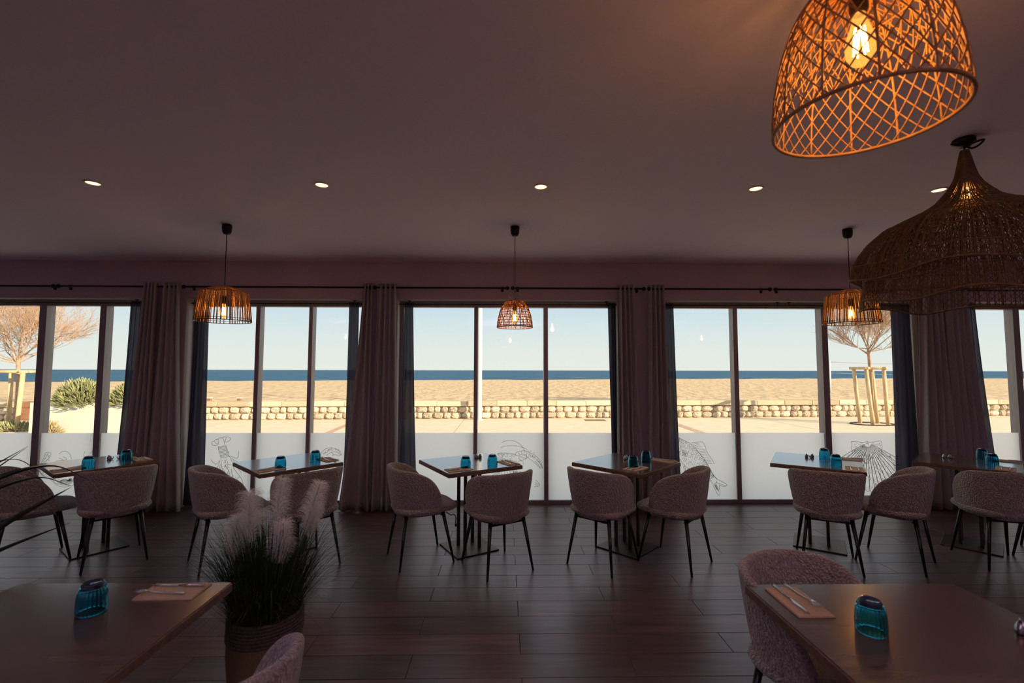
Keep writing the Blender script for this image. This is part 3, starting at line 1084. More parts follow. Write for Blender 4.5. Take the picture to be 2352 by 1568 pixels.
def tulip_pt(t, a, scale=1.0, dz=0.0, lobes=7, depth=.055, ph=0.0):
    k = t * (len(PR) - 1)
    i = min(int(k), len(PR) - 2)
    f = k - i
    rr_ = (PR[i][0] + (PR[i + 1][0] - PR[i][0]) * f)
    z = PR[i][1] + (PR[i + 1][1] - PR[i][1]) * f
    w = max(0, (t - .45) / .55) ** 1.3
    lob = sin(lobes * a + ph)
    rr_ = rr_ * scale * (1 + depth * w * lob)
    z += dz * w + .018 * w * sin(lobes * a + ph + 1.2)
    return (rr_ * cos(a), rr_ * sin(a), z - H)


for nm, sc_, dz_, lobes, ph, N, t0, ts in (('outer_petal_layer', 1.0, 0.0, 5, .4, 330, 0, 1.0), ('inner_petal_layer', .965, -.14, 6, 2.0, 280, .60, 1.0)):
    mb = MB()
    rr = random.Random(N)
    for k in range(N):
        a = 2 * pi * k / N + rr.uniform(-.004, .004)
        tw = rr.uniform(-.06, .06)
        st_ = t0 + (rr.choice((0, .0, .25, .4)) if k % 2 and t0 == 0 else 0)
        pts = [tulip_pt(st_ + (ts - st_) * s / 22, a + tw * (st_ + (ts - st_) * s / 22), sc_, dz_, lobes, .055, ph) for s in range(23)]
        mb.tube(pts, .0020 if t0 == 0 else .0017, 4, cap=False)
    for d in (-1, 1):
        n2 = N // 3
        for k in range(n2):
            a = 2 * pi * k / n2 + rr.uniform(-.01, .01)
            tt0 = max(.42, t0)
            pts = [tulip_pt(tt0 + (ts - tt0) * s / 20, a + d * .75 * s / 20, sc_ * .998, dz_, lobes, .055, ph) for s in range(21)]
            mb.tube(pts, .0016, 4, cap=False)
    tag(mb.build(nm, 'abaca', r, True), kind='stuff')
    mb = MB()
    for tt in ([.42, .56, .68, .79, .9] if t0 == 0 else [.75, .9]):
        mb.tube([tulip_pt(tt, 2 * pi * s / 140, sc_ * 1.003, dz_, lobes, .055, ph) for s in range(140)], .0030, 5, closed=True)
    mb.tube([tulip_pt(ts, 2 * pi * s / 160, sc_, dz_, lobes, .055, ph) for s in range(160)], .0055, 6, closed=True)
    mb.build('cane_ring', 'abaca', r, True)
bulb(r, -.235, .8, 'filament')


# added bowl uplighters, out of view behind the camera, filling the dark room
for i, (x, y) in enumerate([(-3.6, -1.3), (0.0, -1.3), (3.6, -1.3)]):
    r = lamp_root('added_fill_uplighter', 'added unseen fill lamp in a black bowl over the ' + ('planter', 'middle', 'scallop')[i] + ' side of the rear room', x, y, 2.26)
    MB().lathe([(.004, -.60), (.10, -.585), (.19, -.53), (.235, -.46), (.240, -.44), (.228, -.44), (.180, -.52), (.09, -.57), (.004, -.585)], 36).build('bowl', 'black_metal', r, True)
    MB().lathe([(.15, -.535), (.001, -.533)], 32).build('lamp_face', 'spot_glow', r)
    ld = bpy.data.lights.new('fill_beam', 'SPOT')
    ld.energy = FILL_UPLIGHT
    ld.color = (.96, .82, 1.0)
    ld.spot_size = radians(165)
    ld.spot_blend = .5
    ld.shadow_soft_size = .12
    lo = bpy.data.objects.new('fill_beam', ld)
    COL.objects.link(lo)
    lo.parent = r
    lo.location = (0, 0, -.50)
    lo.rotation_euler = (pi, 0, 0)


# ================================================================== CHAIR
def make_chair():
    root = empty('tub_chair')
    A, B = .282, .272
    NS = 32

    def plan(s):                                     # s -1..1, 0 = middle of the back; chair faces +Y
        q = abs(s)
        if q < .70:
            ph = q / .70 * pi / 2
            e = .86
            x, y = A * sin(ph) ** e, -B * cos(ph) ** e
            nx, ny = sin(ph), -cos(ph)
        else:
            u = (q - .70) / .30
            x, y = A - .012 * u * u, .175 * u
            nx, ny = 1, 0
        if s < 0:
            x, nx = -x, -nx
        return x, y - .015, nx, ny

    def top(s):
        q = abs(s)
        u = max(0, (q - .36) / .64)
        return .455 + .335 * max(0, 1 - u ** 2.3) ** .72 - .012 * min(1, q / .4)

    def flare(z):
        k = max(0, min(1, (z - .395) / .395))
        return .735 + .265 * k ** .62
    v, fs = [], []
    nz = 9
    loop_n = 0
    for i in range(NS + 1):
        s = -1 + 2 * i / NS
        x, y, nx, ny = plan(s)
        zt = top(s)
        th = .040
        pts = []
        zb_ = .392
        for j in range(nz + 1):
            z = zb_ + (zt - .018 - zb_) * j / nz
            k = flare(z)
            pts.append((x * k, (y + .02) * k - .02, z))
        k = flare(zt)
        xo, yo = x * k, (y + .02) * k - .02
        for ang in (40, 90, 140):
            a = radians(ang)
            off = th / 2 - th / 2 * cos(a)
            pts.append((xo - nx * off, yo - ny * off, zt - .018 + .018 * sin(a)))
        for j in range(nz, -1, -1):
            z = zb_ + (zt - .018 - zb_) * j / nz
            k = flare(z)
            pts.append((x * k - nx * th, (y + .02) * k - .02 - ny * th, z))
        loop_n = len(pts)
        v += pts
    for i in range(NS):
        for j in range(loop_n):
            a, b = i * loop_n + j, i * loop_n + (j + 1) % loop_n
            fs.append((a, a + loop_n, b + loop_n, b))
    fs.append(tuple(range(loop_n)))
    fs.append(tuple(NS * loop_n + k for k in range(loop_n))[::-1])
    sh = MB().add(v, fs).build('backrest_shell', 'boucle', root, True)
    ss = sh.modifiers.new('round', 'SUBSURF')
    ss.levels = ss.render_levels = 1

    def pad(name, hw, y0, y1, z0, z1, dome, ex=3.2):
        vv, ff = [], []
        n = 40
        cy, hl = (y0 + y1) / 2, (y1 - y0) / 2
        rings = [(.86, z0), (.96, z0 + .008), (1.0, z0 + .45 * (z1 - z0)), (.975, z1 - .010), (.92, z1), (.7, z1 + dome * .6), (.4, z1 + dome * .9), (.1, z1 + dome)]
        for (sc_, z) in rings:
            for k in range(n):
                a = 2 * pi * k / n
                c_, s_ = cos(a), sin(a)
                rr_ = 1 / (abs(c_) ** ex + abs(s_) ** ex) ** (1 / ex)
                wid = hw * (1 - .06 * s_ * rr_)
                vv.append((wid * sc_ * rr_ * c_, cy + hl * sc_ * rr_ * s_, z - (.010 * max(0, s_) ** 3)))
        for i in range(len(rings) - 1):
            for k in range(n):
                ff.append((i * n + k, i * n + (k + 1) % n, (i + 1) * n + (k + 1) % n, (i + 1) * n + k))
        ff.append(tuple(range(n))[::-1])
        ff.append(tuple((len(rings) - 1) * n + k for k in range(n)))
        return MB().add(vv, ff).build(name, 'boucle', root, True)
    pad('seat', .236, -.235, .290, .412, .468, .014)
    MB().lathe([(.0, .378), (.14, .380), (.185, .392), (.20, .412)], 32, (0, -.03, 0)).build('seat_base', 'boucle', root, True)
    for sx in (-1, 1):
        for sy in (-1, 1):
            MB().tube([(sx * .150, sy * .155 - .01, .405), (sx * .205, sy * .225, .0)], [.0165, .0085], 12).build('leg', 'chair_leg', root, True)
    for sy in (-1, 1):
        MB().box(-.15, .15, sy * .15 - .022, sy * .15 + .002, .372, .384).build('leg_bracket', 'chair_leg', root)
    return root


chair0 = make_chair()
CH = [(-3.905, 4.000, 50, 'beige boucle tub chair half hidden by long dark leaf blades', ),
      (-3.275, 4.058, 134, 'beige boucle tub chair with its broad back covering the shrimp drawing table'),
      (-2.311, 4.013, 43, 'beige boucle tub chair overlapping the drawing of the hanging lobster'),
      (-1.648, 3.967, 135, 'beige boucle tub chair standing behind the white grass plumes'),
      (-.707, 4.050, 27, 'beige boucle tub chair with a loose black strap dangling under its seat'),
      (-.057, 3.893, 120, 'beige boucle tub chair in front of the drawing of the long-feelered lobster'),
      (.825, 3.955, 48, 'beige boucle tub chair with its back to the drape-side table with the wood-coloured top'),
      (1.423, 3.954, 136, 'beige boucle tub chair hiding the belly of the fish drawing'),
      (2.690, 3.925, 62, 'beige boucle tub chair turned squarely to the table before the scallop drawing'),
      (3.260, 3.933, 130, 'beige boucle tub chair between the scallop drawing and the dark drapes'),
      (4.100, 3.894, 75, 'beige boucle tub chair with its seat tip showing at the table before the dark drapes'),
      (4.690, 3.985, 125, 'beige boucle tub chair mostly hidden at the far side of the drape-front table'),
      (1.24, 1.845, -68, 'beige boucle tub chair drawn up behind the table with the spoonlike cutlery on a napkin'),
      (-.885, 1.395, 142, 'beige boucle tub chair with only its back rim showing beside the grass pot')]
for i, (x, y, a, lab) in enumerate(CH):
    c = chair0 if i == 0 else copy_tree(chair0)
    c.location = (x, y, 0)
    c.rotation_euler = (0, 0, radians(a - 90))
    tag(c, lab, 'chair', 'boucle tub chairs')
    if i == 4:
        mb = MB()
        mb.tube(spline([(.19, .16, .405), (.215, .19, .385), (.20, .225, .38), (.215, .235, .36), (.205, .238, .33), (.213, .236, .305)], 4), [.004] * 21, 6)
        mb.tube([(.213, .236, .305), (.213, .236, .285)], .009, 8)
        mb.build('strap', 'strap', c)


# ================================================================== TABLES
def make_table(size, name='square_table'):
    h_ = size / 2
    t = empty(name)
    top = MB().bevel_box(-h_ + .004, h_ - .004, -h_ + .004, h_ - .004, .745, .75, .001).build('tabletop', 'table_wood', t)
    MB().bevel_box(-h_, h_, -h_, h_, .716, .7465, .003).build('edge_band', 'table_edge', top)
    MB().bevel_box(-.2, .2, -.2, .2, 0, .012, .003).build('base_plate', 'table_metal', t)
    for sx in (-1, 1):
        for sy in (-1, 1):
            MB().bevel_box(sx * .07 - .0125, sx * .07 + .0125, sy * .07 - .0125, sy * .07 + .0125, .010, .716, .002).build('post', 'table_metal', t)
    MB().box(-.12, .12, -.12, .12, .708, .7165).build('top_plate', 'table_metal', t)
    return t


TB = [(-3.628, 4.300, 52, .70, 'square wooden table before the shrimp drawing'),
      (-1.944, 4.290, 45, .70, 'square wooden table behind the potted grass plumes'),
      (-.313, 4.272, 30, .70, 'square wooden table before the long-feelered lobster drawing'),
      (1.108, 4.265, 44, .70, 'square brown-topped wooden table before the paired grey-brown drapes'),
      (2.884, 4.316, 56, .70, 'square wooden table with a pale reflecting top before the scallop drawing'),
      (4.260, 4.274, 42, .70, 'square brown wooden table before the dark drapes'),
      (1.349, 1.445, 0, .82, 'large wooden table with a lone tumbler and a boucle chair drawn up to it'),
      (-1.472, 1.490, 0, .82, 'large wooden table beside the grass pot, with napkin at its corner')]
t70 = make_table(.70)
t82 = make_table(.82)
u70 = u82 = False
for i, (x, y, a, s, lab) in enumerate(TB):
    if s == .70:
        t = copy_tree(t70) if u70 else t70
        u70 = True
    else:
        t = copy_tree(t82) if u82 else t82
        u82 = True
    t.location = (x, y, 0)
    t.rotation_euler = (0, 0, radians(a))
    tag(t, lab, 'table', 'dining tables')

# ------------------------------------------------------------------ upturned tumblers
TZ = .7502


def make_glass():
    g = empty('tumbler')
    out = [(.0415, 0.0), (.0428, .004), (.0432, .03), (.0420, .055), (.0385, .077), (.0335, .091), (.0290, .0975)]
    inn = [(.0390, 0.0), (.0398, .006), (.0400, .03), (.0388, .055), (.0350, .074), (.029, .082), (.001, .083)]
    n = 72
    mb = MB()
    v, fs = [], []
    prof = [(r_, z_, .022 if 0 < i < 6 else 0) for i, (r_, z_) in enumerate(out)]
    for (r_, z_, fl) in prof:
        for k in range(n):
            a = 2 * pi * k / n
            q = r_ * (1 + fl * cos(24 * a))
            v.append((q * cos(a), q * sin(a), z_))
    no = len(prof)
    for (r_, z_) in inn:
        for k in range(n):
            a = 2 * pi * k / n
            v.append((r_ * cos(a), r_ * sin(a), z_))
    for i in range(no - 1):
        for k in range(n):
            fs.append((i * n + k, i * n + (k + 1) % n, (i + 1) * n + (k + 1) % n, (i + 1) * n + k))
    for i in range(no, no + len(inn) - 1):
        for k in range(n):
            fs.append((i * n + (k + 1) % n, i * n + k, (i + 1) * n + k, (i + 1) * n + (k + 1) % n))
    for k in range(n):                                    # rim on the table
        fs.append((k, no * n + k, no * n + (k + 1) % n, (k + 1) % n))
    fs.append(tuple((no - 1) * n + k for k in range(n)))
    fs.append(tuple((no + len(inn) - 1) * n + k for k in range(n))[::-1])
    mb.add(v, fs).build('body', 'teal_glass', g, True)
    MB().lathe([(.001, .0845), (.026, .0845), (.0318, .0925), (.0296, .0985), (.0265, .101), (.022, .0985), (.001, .0978)], 48).build('foot', 'navy_glass', g, True)
    return g


glass0 = make_glass()
TN = ['shrimp drawing', 'grass plumes', 'long-feelered lobster drawing', 'grey-brown drapes', 'scallop drawing', 'dark drapes']
GL = [(-3.50, 4.04, 0), (-3.44, 4.36, 0), (-1.89, 4.03, 1), (-1.71, 4.31, 1), (-.325, 4.02, 2), (-.10, 4.10, 2), (1.11, 4.04, 3), (1.29, 4.27, 3), (3.02, 4.40, 4),
      (2.90, 4.08, 4), (4.50, 4.37, 5), (4.32, 4.11, 5), (1.173, 1.52, 6), (-1.413, 1.675, 7)]
def nearer(lst, y, k):
    ys = [q[1] for q in lst if q[-1] == k]
    return 'nearer the window' if y >= max(ys) else 'nearer the room'


for i, (x, y, k) in enumerate(GL):
    g = glass0 if i == 0 else copy_tree(glass0)
    g.location = (x, y, TZ)
    if k < 6:
        tag(g, 'upturned teal tumbler %s on the table before the %s' % (nearer(GL, y, k), TN[k]), 'glass', 'tumblers by the ' + TN[k])
    elif k == 6:
        tag(g, 'large-looking upturned teal tumbler alone on the table next to the boucle chair', 'glass')
    else:
        tag(g, 'upturned teal tumbler by the fork on the table beside the grass pot', 'glass')


# ------------------------------------------------------------------ cutlery on folded napkins
def make_napkin(w=.125, l=.21):
    v, fs = [], []
    nx, ny = 6, 8
    mb = MB()
    mb.bevel_box(-w / 2, w / 2, -l / 2, l / 2, 0, .0035, .0008)
    mb.bevel_box(-w / 2 + .001, w / 2 - .003, -l / 2 + .002, l / 2 - .001, .0035, .0062, .0008)
    mb.add([(-w / 2 + .002, l / 2 - .06, .0063), (w / 2 - .004, l / 2 - .012, .0063), (w / 2 - .004, l / 2 - .003, .0072), (-w / 2 + .002, l / 2 - .003, .0072)], [(0, 1, 2, 3)])
    return mb.mesh('napkin', 'napkin')


def make_fork():
    """fork along +Y, tines at +Y end"""
    mb = MB()
    path = [(-.098, .003, .0055), (-.085, .0045, .0062), (-.05, .0042, .0045), (-.01, .004, .0030), (.025, .0075, .0024), (.042, .011, .0030)]
    v, fs = [], []
    for (y, z, hw) in path:
        hw_ = hw if y < .02 else hw * 1.0
        v += [(-hw_, y, z - .0012), (hw_, y, z - .0012), (hw_ * .75, y, z + .0012), (-hw_ * .75, y, z + .0012)]
    for i in range(len(path) - 1):
        for k in range(4):
            fs.append((i * 4 + k, i * 4 + (k + 1) % 4, i * 4 + 4 + (k + 1) % 4, i * 4 + 4 + k))
    fs += [(3, 2, 1, 0), tuple(len(path) * 4 - 4 + k for k in range(4))]
    mb.add(v, fs)
    mb.add([(-.003, .040, .0095), (.003, .040, .0095), (.0115, .056, .0098), (.0115, .062, .0085), (-.0115, .062, .0085), (-.0115, .056, .0098),
            (-.003, .040, .0118), (.003, .040, .0118), (.0115, .056, .0115), (.0115, .062, .0100), (-.0115, .062, .0100), (-.0115, .056, .0115)],
           [(5, 4, 3, 2, 1, 0), (6, 7, 8, 9, 10, 11), (0, 1, 7, 6), (1, 2, 8, 7), (2, 3, 9, 8), (3, 4, 10, 9), (4, 5, 11, 10), (5, 0, 6, 11)])
    for k in range(4):
        x = -.0098 + k * .00653
        mb.tube([(x, .060, .0095), (x, .080, .0088), (x, .100, .0125)], [.0016, .0015, .0008], 5)
    return mb.mesh('fork', 'steel', True)


def make_knife():
    mb = MB()
    mb.tube([(0, -.108, .005), (0, -.095, .006), (0, -.04, .0055), (0, -.008, .0045)], [.0035, .0055, .0050, .0035], 8)
    mb.add([(-.0015, -.01, .0032), (.0012, -.01, .0032), (.0075, .03, .0030), (.0075, .08, .0030), (.001, .108, .0030), (-.0035, .09, .0030), (-.0035, .0, .0030),
            (-.0015, -.01, .0050), (.0012, -.01, .0050), (.0070, .03, .0040), (.0070, .08, .0040), (.001, .106, .0040), (-.0030, .09, .0050), (-.0030, .0, .0052)],
           [(6, 5, 4, 3, 2, 1, 0), (7, 8, 9, 10, 11, 12, 13), (0, 1, 8, 7), (1, 2, 9, 8), (2, 3, 10, 9), (3, 4, 11, 10), (4, 5, 12, 11), (5, 6, 13, 12), (6, 0, 7, 13)])
    return mb.mesh('knife', 'steel', True)


nap_m, fork_m, knife_m = make_napkin(), make_fork(), make_knife()
# x, y, facing of the diner, table
PS = [(-3.615, 3.985, 52, 0), (-3.36, 4.43, 142, 0), (-1.945, 3.975, 45, 1), (-1.63, 4.40, 135, 1), (-.378, 3.955, 30, 2), (.04, 4.235, 120, 2),
      (1.115, 3.985, 44, 3), (1.47, 4.32, 134, 3), (3.25, 4.385, 146, 4), (2.955, 3.935, 56, 4), (4.63, 4.27, 132, 5), (4.25, 3.935, 42, 5)]
for i, (x, y, a, k) in enumerate(PS):
    ra = radians(a - 90)
    tag(link('napkin', nap_m, None, (x, y, TZ), ra), 'folded tan napkin %s on the table before the %s' % (nearer(PS, y, k), TN[k]), 'napkin', 'napkins by the ' + TN[k])
    for dx, me, nm in ((-.028, fork_m, 'fork'), (.026, knife_m, 'knife')):
        px, py = x + dx * cos(ra), y + dx * sin(ra)
        tag(link(nm, me, None, (px, py, TZ + .0064), ra + random.uniform(-.06, .06)), 'steel %s on napkin %s, table before the %s' % (nm, nearer(PS, y, k), TN[k]), nm, '%ss by the %s' % (nm, TN[k]))
# near tables
tag(link('napkin', nap_m, None, (-1.235, 1.818, TZ), radians(91)), 'folded tan napkin at the corner of the table beside the grass pot', 'napkin')
tag(link('fork', fork_m, None, (-1.270, 1.790, TZ + .0064), radians(88)), 'steel fork lying tines out on the napkin beside the grass pot', 'fork')
tag(link('knife', knife_m, None, (-1.245, 1.850, TZ + .0064), radians(88)), 'steel knife lying on the napkin beside the grass pot', 'knife')
tag(link('napkin', nap_m, None, (1.057, 1.710, TZ), radians(0)), 'folded tan napkin along the table edge next to the boucle chair', 'napkin')
tag(link('knife', knife_m, None, (1.033, 1.715, TZ + .0064), radians(181)), 'steel knife on the napkin next to the boucle chair and the lone tumbler', 'knife')
tag(link('fork', fork_m, None, (1.088, 1.735, TZ + .0064), radians(184)), 'steel fork on the napkin next to the boucle chair and the lone tumbler', 'fork')


# ------------------------------------------------------------------ fish-shaped shakers
def make_shaker():
    s = empty('fish_shaker')
    prof = [(.001, 0), (.014, .001), (.017, .008), (.0155, .018), (.011, .027), (.006, .033), (.001, .037)]
    v = MB().lathe(prof, 20)
    v.v = [(x * 1.15, y * .8, z) for x, y, z in v.v]
    v.build('body', 'pewter', s, True)
    MB().tube(spline([(.012, 0, .010), (.022, 0, .006), (.029, 0, .014), (.031, 0, .026)], 4), [.006, .0055, .005, .005, .0048, .0045, .004, .0036, .003, .003, .0025, .002, .001], 8).build('tail', 'pewter', s, True)
    MB().tube([(-.006, 0, .028), (-.008, 0, .042)], [.005, .001], 6).build('fin', 'pewter', s, True)
    return s


sh0 = make_shaker()
first = True
SK = [(-3.655, 4.435, 20, 0), (-3.565, 4.455, 200, 0), (-.262, 4.462, 10, 2), (-.228, 4.485, 150, 2), (1.128, 4.385, 80, 3), (1.150, 4.42, 200, 3),
                     (2.895, 4.47, 30, 4), (2.945, 4.465, 190, 4), (4.215, 4.455, 60, 5), (4.248, 4.425, 300, 5)]
for (x, y, a, k) in SK:
    s = sh0 if first else copy_tree(sh0)
    first = False
    s.location = (x, y, TZ)
    s.rotation_euler = (0, 0, radians(a))
    tag(s, 'small pewter fish shaker %s on the table before the %s' % (nearer(SK, y, k), TN[k]), 'shaker', 'shakers by the ' + TN[k])
s = copy_tree(sh0)
s.location = (1.64, 1.50, TZ)
s.scale = (1.25, 1.25, 1.25)
tag(s, 'pewter fish-shaped shaker at the end of the table with the lone tumbler', 'shaker')

# ================================================================== POTTED GRASS WITH PLUMES
px, py = -1.172, 2.40
pot = empty('potted_grass', (px, py, 0))
tag(pot, 'artificial pampas grass with white feathery plumes in a mustard basket pot', 'plant')
MB().lathe([(.13, 0), (.145, .02), (.162, .12), (.170, .22), (.168, .295)], 40, cap0=True).build('basket_body', 'pot_cloth', pot, True)
mb = MB()
for k in range(7):
    mb.ring((0, 0, .300 + k * .0150), .166 - .0004 * k, .0095, 40, 7)
mb.build('braided_rim', 'pot_braid', pot, True)
MB().lathe([(.156, .33), (.08, .355), (.001, .362)], 32).build('soil', 'soil', pot, True)


def blade(mb, base, dirn, length, bend, w, segs=7, mi=0):
    """thin tapering arched blade: dirn = horizontal azimuth, bend = final lean"""
    p = Vector(base)
    lean = bend[0]
    az = Vector((cos(dirn), sin(dirn), 0))
    side = Vector((-sin(dirn), cos(dirn), 0))
    v = []
    for i in range(segs + 1):
        t = i / segs
        ww = w * (1 - t ** 1.6) * .5 + .0002
        v += [tuple(p + side * ww), tuple(p - side * ww), tuple(p + az * ww * .5 + Vector((0, 0, ww * .3)))]
        lean = bend[0] + (bend[1] - bend[0]) * t ** 1.3
        p = p + (az * sin(lean) + Vector((0, 0, 1)) * cos(lean)) * (length / segs)
    fs = []
    for i in range(segs):
        for a_, b_ in ((0, 1), (1, 2), (2, 0)):
            fs.append((i * 3 + a_, i * 3 + b_, i * 3 + 3 + b_, i * 3 + 3 + a_))
    mb.add(v, fs, mi)


rr = random.Random(11)
mb = MB()
for k in range(1100):
    a = rr.uniform(0, 2 * pi)
    rad_ = .14 * sqrt(rr.random())
    L_ = rr.uniform(.32, .56)
    b0 = rad_ / .14 * rr.uniform(.15, .42)
    blade(mb, (rad_ * cos(a), rad_ * sin(a), .345), a + rr.uniform(-.5, .5), L_, (b0, b0 + rr.uniform(.05, .65)), rr.uniform(.0035, .0065))
for k in range(420):
    a = rr.uniform(0, 2 * pi)
    rad_ = rr.uniform(.08, .15)
    L_ = rr.uniform(.42, .66)
    blade(mb, (rad_ * cos(a), rad_ * sin(a), .345), a + rr.uniform(-.4, .4), L_, (rr.uniform(.3, .7), rr.uniform(1.2, 2.3)), rr.uniform(.0018, .0032), 10)
tag(mb.build('grass_blades', 'grass', pot, True), kind='stuff')
mb = MB()
for k in range(60):
    a = rr.uniform(0, 2 * pi)
    rad_ = rr.uniform(.05, .15)
    blade(mb, (rad_ * cos(a), rad_ * sin(a), .345), a + rr.uniform(-.4, .4), rr.uniform(.22, .45), (rr.uniform(.2, .6), rr.uniform(1.0, 2.1)), .004, 9)
tag(mb.build('dry_blades', 'dry_blade', pot, True), kind='stuff')


def plume(base, tip_start, tip, w, seed):
    """stem from base to tip_start; feather from tip_start to tip (all relative to pot)"""
    q = random.Random(seed)
    pl = MB()
    path = spline([tip_start, ((tip_start[0] + tip[0]) / 2 + q.uniform(-.01, .01), (tip_start[1] + tip[1]) / 2, (tip_start[2] + tip[2]) / 2), tip], 10)
    n = len(path)
    for k in range(1100):
        t = q.random() ** .85
        i = min(int(t * (n - 1)), n - 2)
        p = path[i].lerp(path[i + 1], t * (n - 1) - i)
        ax = (path[i + 1] - path[i]).normalized()
        a = q.uniform(0, 2 * pi)
        s = ax.cross(Vector((0, 1, 0)))
        s.normalize()
        o = ax.cross(s).normalized()
        outd = s * cos(a) + o * sin(a)
        env = (.35 + .65 * min(1, t / .25)) * (1 - .35 * t)
        Lh = w * env * q.uniform(.75, 1.15)
        r1 = p + outd * Lh * .58 + ax * Lh * .34
        r2 = p + outd * Lh * .98 + ax * Lh * .50 + Vector((0, 0, -.10 * Lh))
        r3 = p + outd * Lh * 1.18 + ax * Lh * .48 + Vector((0, 0, -.25 * Lh))
        tw = outd.cross(ax).normalized()
        ww = .0013
        pts = [p, r1, r2, r3]
        v = []
        for j, pt in enumerate(pts):
            hw_ = ww * (1, .9, .65, .15)[j]
            v += [tuple(pt + tw * hw_), tuple(pt - tw * hw_)]
        pl.add(v, [(0, 1, 3, 2), (2, 3, 5, 4), (4, 5, 7, 6)])
    po = pl.build('plume', 'plume', pot, True)
    MB().tube(spline([base, tip_start, tip], 8), .0022, 5).build('stem', 'plume_stem', po, True)


for i, (ts_, tp_, w) in enumerate([((.015, .03, .78), (.04, .04, 1.02), .066), ((.17, .02, .78), (.235, .03, 1.0), .066), ((-.095, .0, .72), (-.10, .0, .96), .080),
                                   ((.10, -.06, .64), (.105, -.08, .84), .072), ((-.17, .0, .63), (-.165, .02, .84), .066), ((.17, .07, .72), (.20, .09, .88), .05)]):
    plume((ts_[0] * .3, ts_[1] * .3, .34), ts_, tp_, w, 40 + i)

# ================================================================== SPIKY PLANT AT THE EDGE
yuc = empty('spiky_plant', (-2.86, 2.22, 0))
tag(yuc, 'spiky potted plant with long dark blade leaves reaching across the chair', 'plant')
MB().lathe([(.12, 0), (.15, .26), (.165, .30), (.15, .30), (.14, .27)], 32, cap0=True).build('pot', 'ceramic_pot', yuc, True)
MB().lathe([(.142, .27), (.001, .28)], 24).build('soil', 'soil', yuc)
MB().tube([(0, 0, .25), (.01, .0, .5), (.0, .01, .78)], [.03, .026, .02], 10).build('trunk', 'bark', yuc, True)
LV = [((.0, 0, .62), (.28, .0, .70), (.60, .0, .89), (.885, -.02, 1.045), .072), ((0, 0, .60), (.28, .0, .63), (.58, .0, .765), (.87, .0, .878), .044),
      ((0, 0, .72), (.2, .03, .90), (.42, .05, 1.08), (.60, .05, 1.21), .022), ((0, 0, .74), (.22, .0, .93), (.45, .0, 1.10), (.655, .0, 1.225), .022)]
for k in range(14):
    a = radians(50 + 19 * k)
    u = random.Random(k).uniform(.5, .8)
    LV.append(((0, 0, .72), (.3 * cos(a), .3 * sin(a), .72 + u * .35), (.55 * cos(a), .55 * sin(a), .75 + u * .4), (.72 * cos(a), .72 * sin(a), .72 + u * .3), .03))
for (p0, p1, p2, p3, w) in LV:
    path = spline([p0, p1, p2, p3], 8)
    n = len(path)
    v, fs = [], []
    for i, p in enumerate(path):
        t = i / (n - 1)
        tg = (path[min(i + 1, n - 1)] - path[max(i - 1, 0)]).normalized()
        sd = tg.cross(Vector((0, 1, .15))).normalized()
        up_ = sd.cross(tg)
        hw_ = w * (.55 + .45 * sin(pi * min(t * 1.5, 1))) * (1 - t ** 2.2) * .5 + .0005
        v += [tuple(p + sd * hw_), tuple(p - up_ * hw_ * .3), tuple(p - sd * hw_), tuple(p - up_ * (hw_ * .3 + .002))]
    for i in range(n - 1):
        for k in range(4):
            fs.append((i * 4 + k, i * 4 + (k + 1) % 4, i * 4 + 4 + (k + 1) % 4, i * 4 + 4 + k))
    MB().add(v, fs).build('leaf', 'leaf', yuc, True)

# ================================================================== OUTDOORS
GZ = -.03


def wall_y(x):
    return 15.70 + .049 * x


tag(MB().box(-45, 60, 5.82, 17.0, GZ - .3, GZ).build('ground', 'paving'), kind='structure')
tag(MB().add([(-4.56, 11.5, GZ), (-4.36, 11.5, GZ), (-4.60, 15.3, GZ), (-4.80, 15.3, GZ), (-4.56, 11.5, GZ + .003), (-4.36, 11.5, GZ + .003), (-4.60, 15.3, GZ + .003), (-4.80, 15.3, GZ + .003)],
             [(4, 5, 6, 7), (0, 1, 5, 4), (1, 2, 6, 5), (2, 3, 7, 6), (3, 0, 4, 7)]).build('trim_1', 'paving_strip'), kind='structure')
tag(MB().add([(4.98, 11.5, GZ), (5.22, 11.5, GZ), (5.36, 15.5, GZ), (5.12, 15.5, GZ), (4.98, 11.5, GZ + .003), (5.22, 11.5, GZ + .003), (5.36, 15.5, GZ + .003), (5.12, 15.5, GZ + .003)],
             [(4, 5, 6, 7), (0, 1, 5, 4), (1, 2, 6, 5), (2, 3, 7, 6), (3, 0, 4, 7)]).build('trim_2', 'paving_strip'), kind='structure')
for xj in (-8.5, -1.3, 8.6):
    tag(MB().box(xj - .008, xj + .008, 8, 15.6, GZ - .01, GZ + .0015).build('trim_3', 'mortar'), kind='structure')

# drain grate
gr = empty('drain_grate', (2.95, 15.15, GZ))
tag(gr, 'rusty slotted drain grate set in the promenade', 'drain')
MB().box(-.34, .34, -.24, .24, 0, .004).build('frame', 'mortar', gr)
for k in range(11):
    MB().box(-.32 + k * .06, -.29 + k * .06, -.22, .22, .004, .010).build('bar', 'grate', gr)

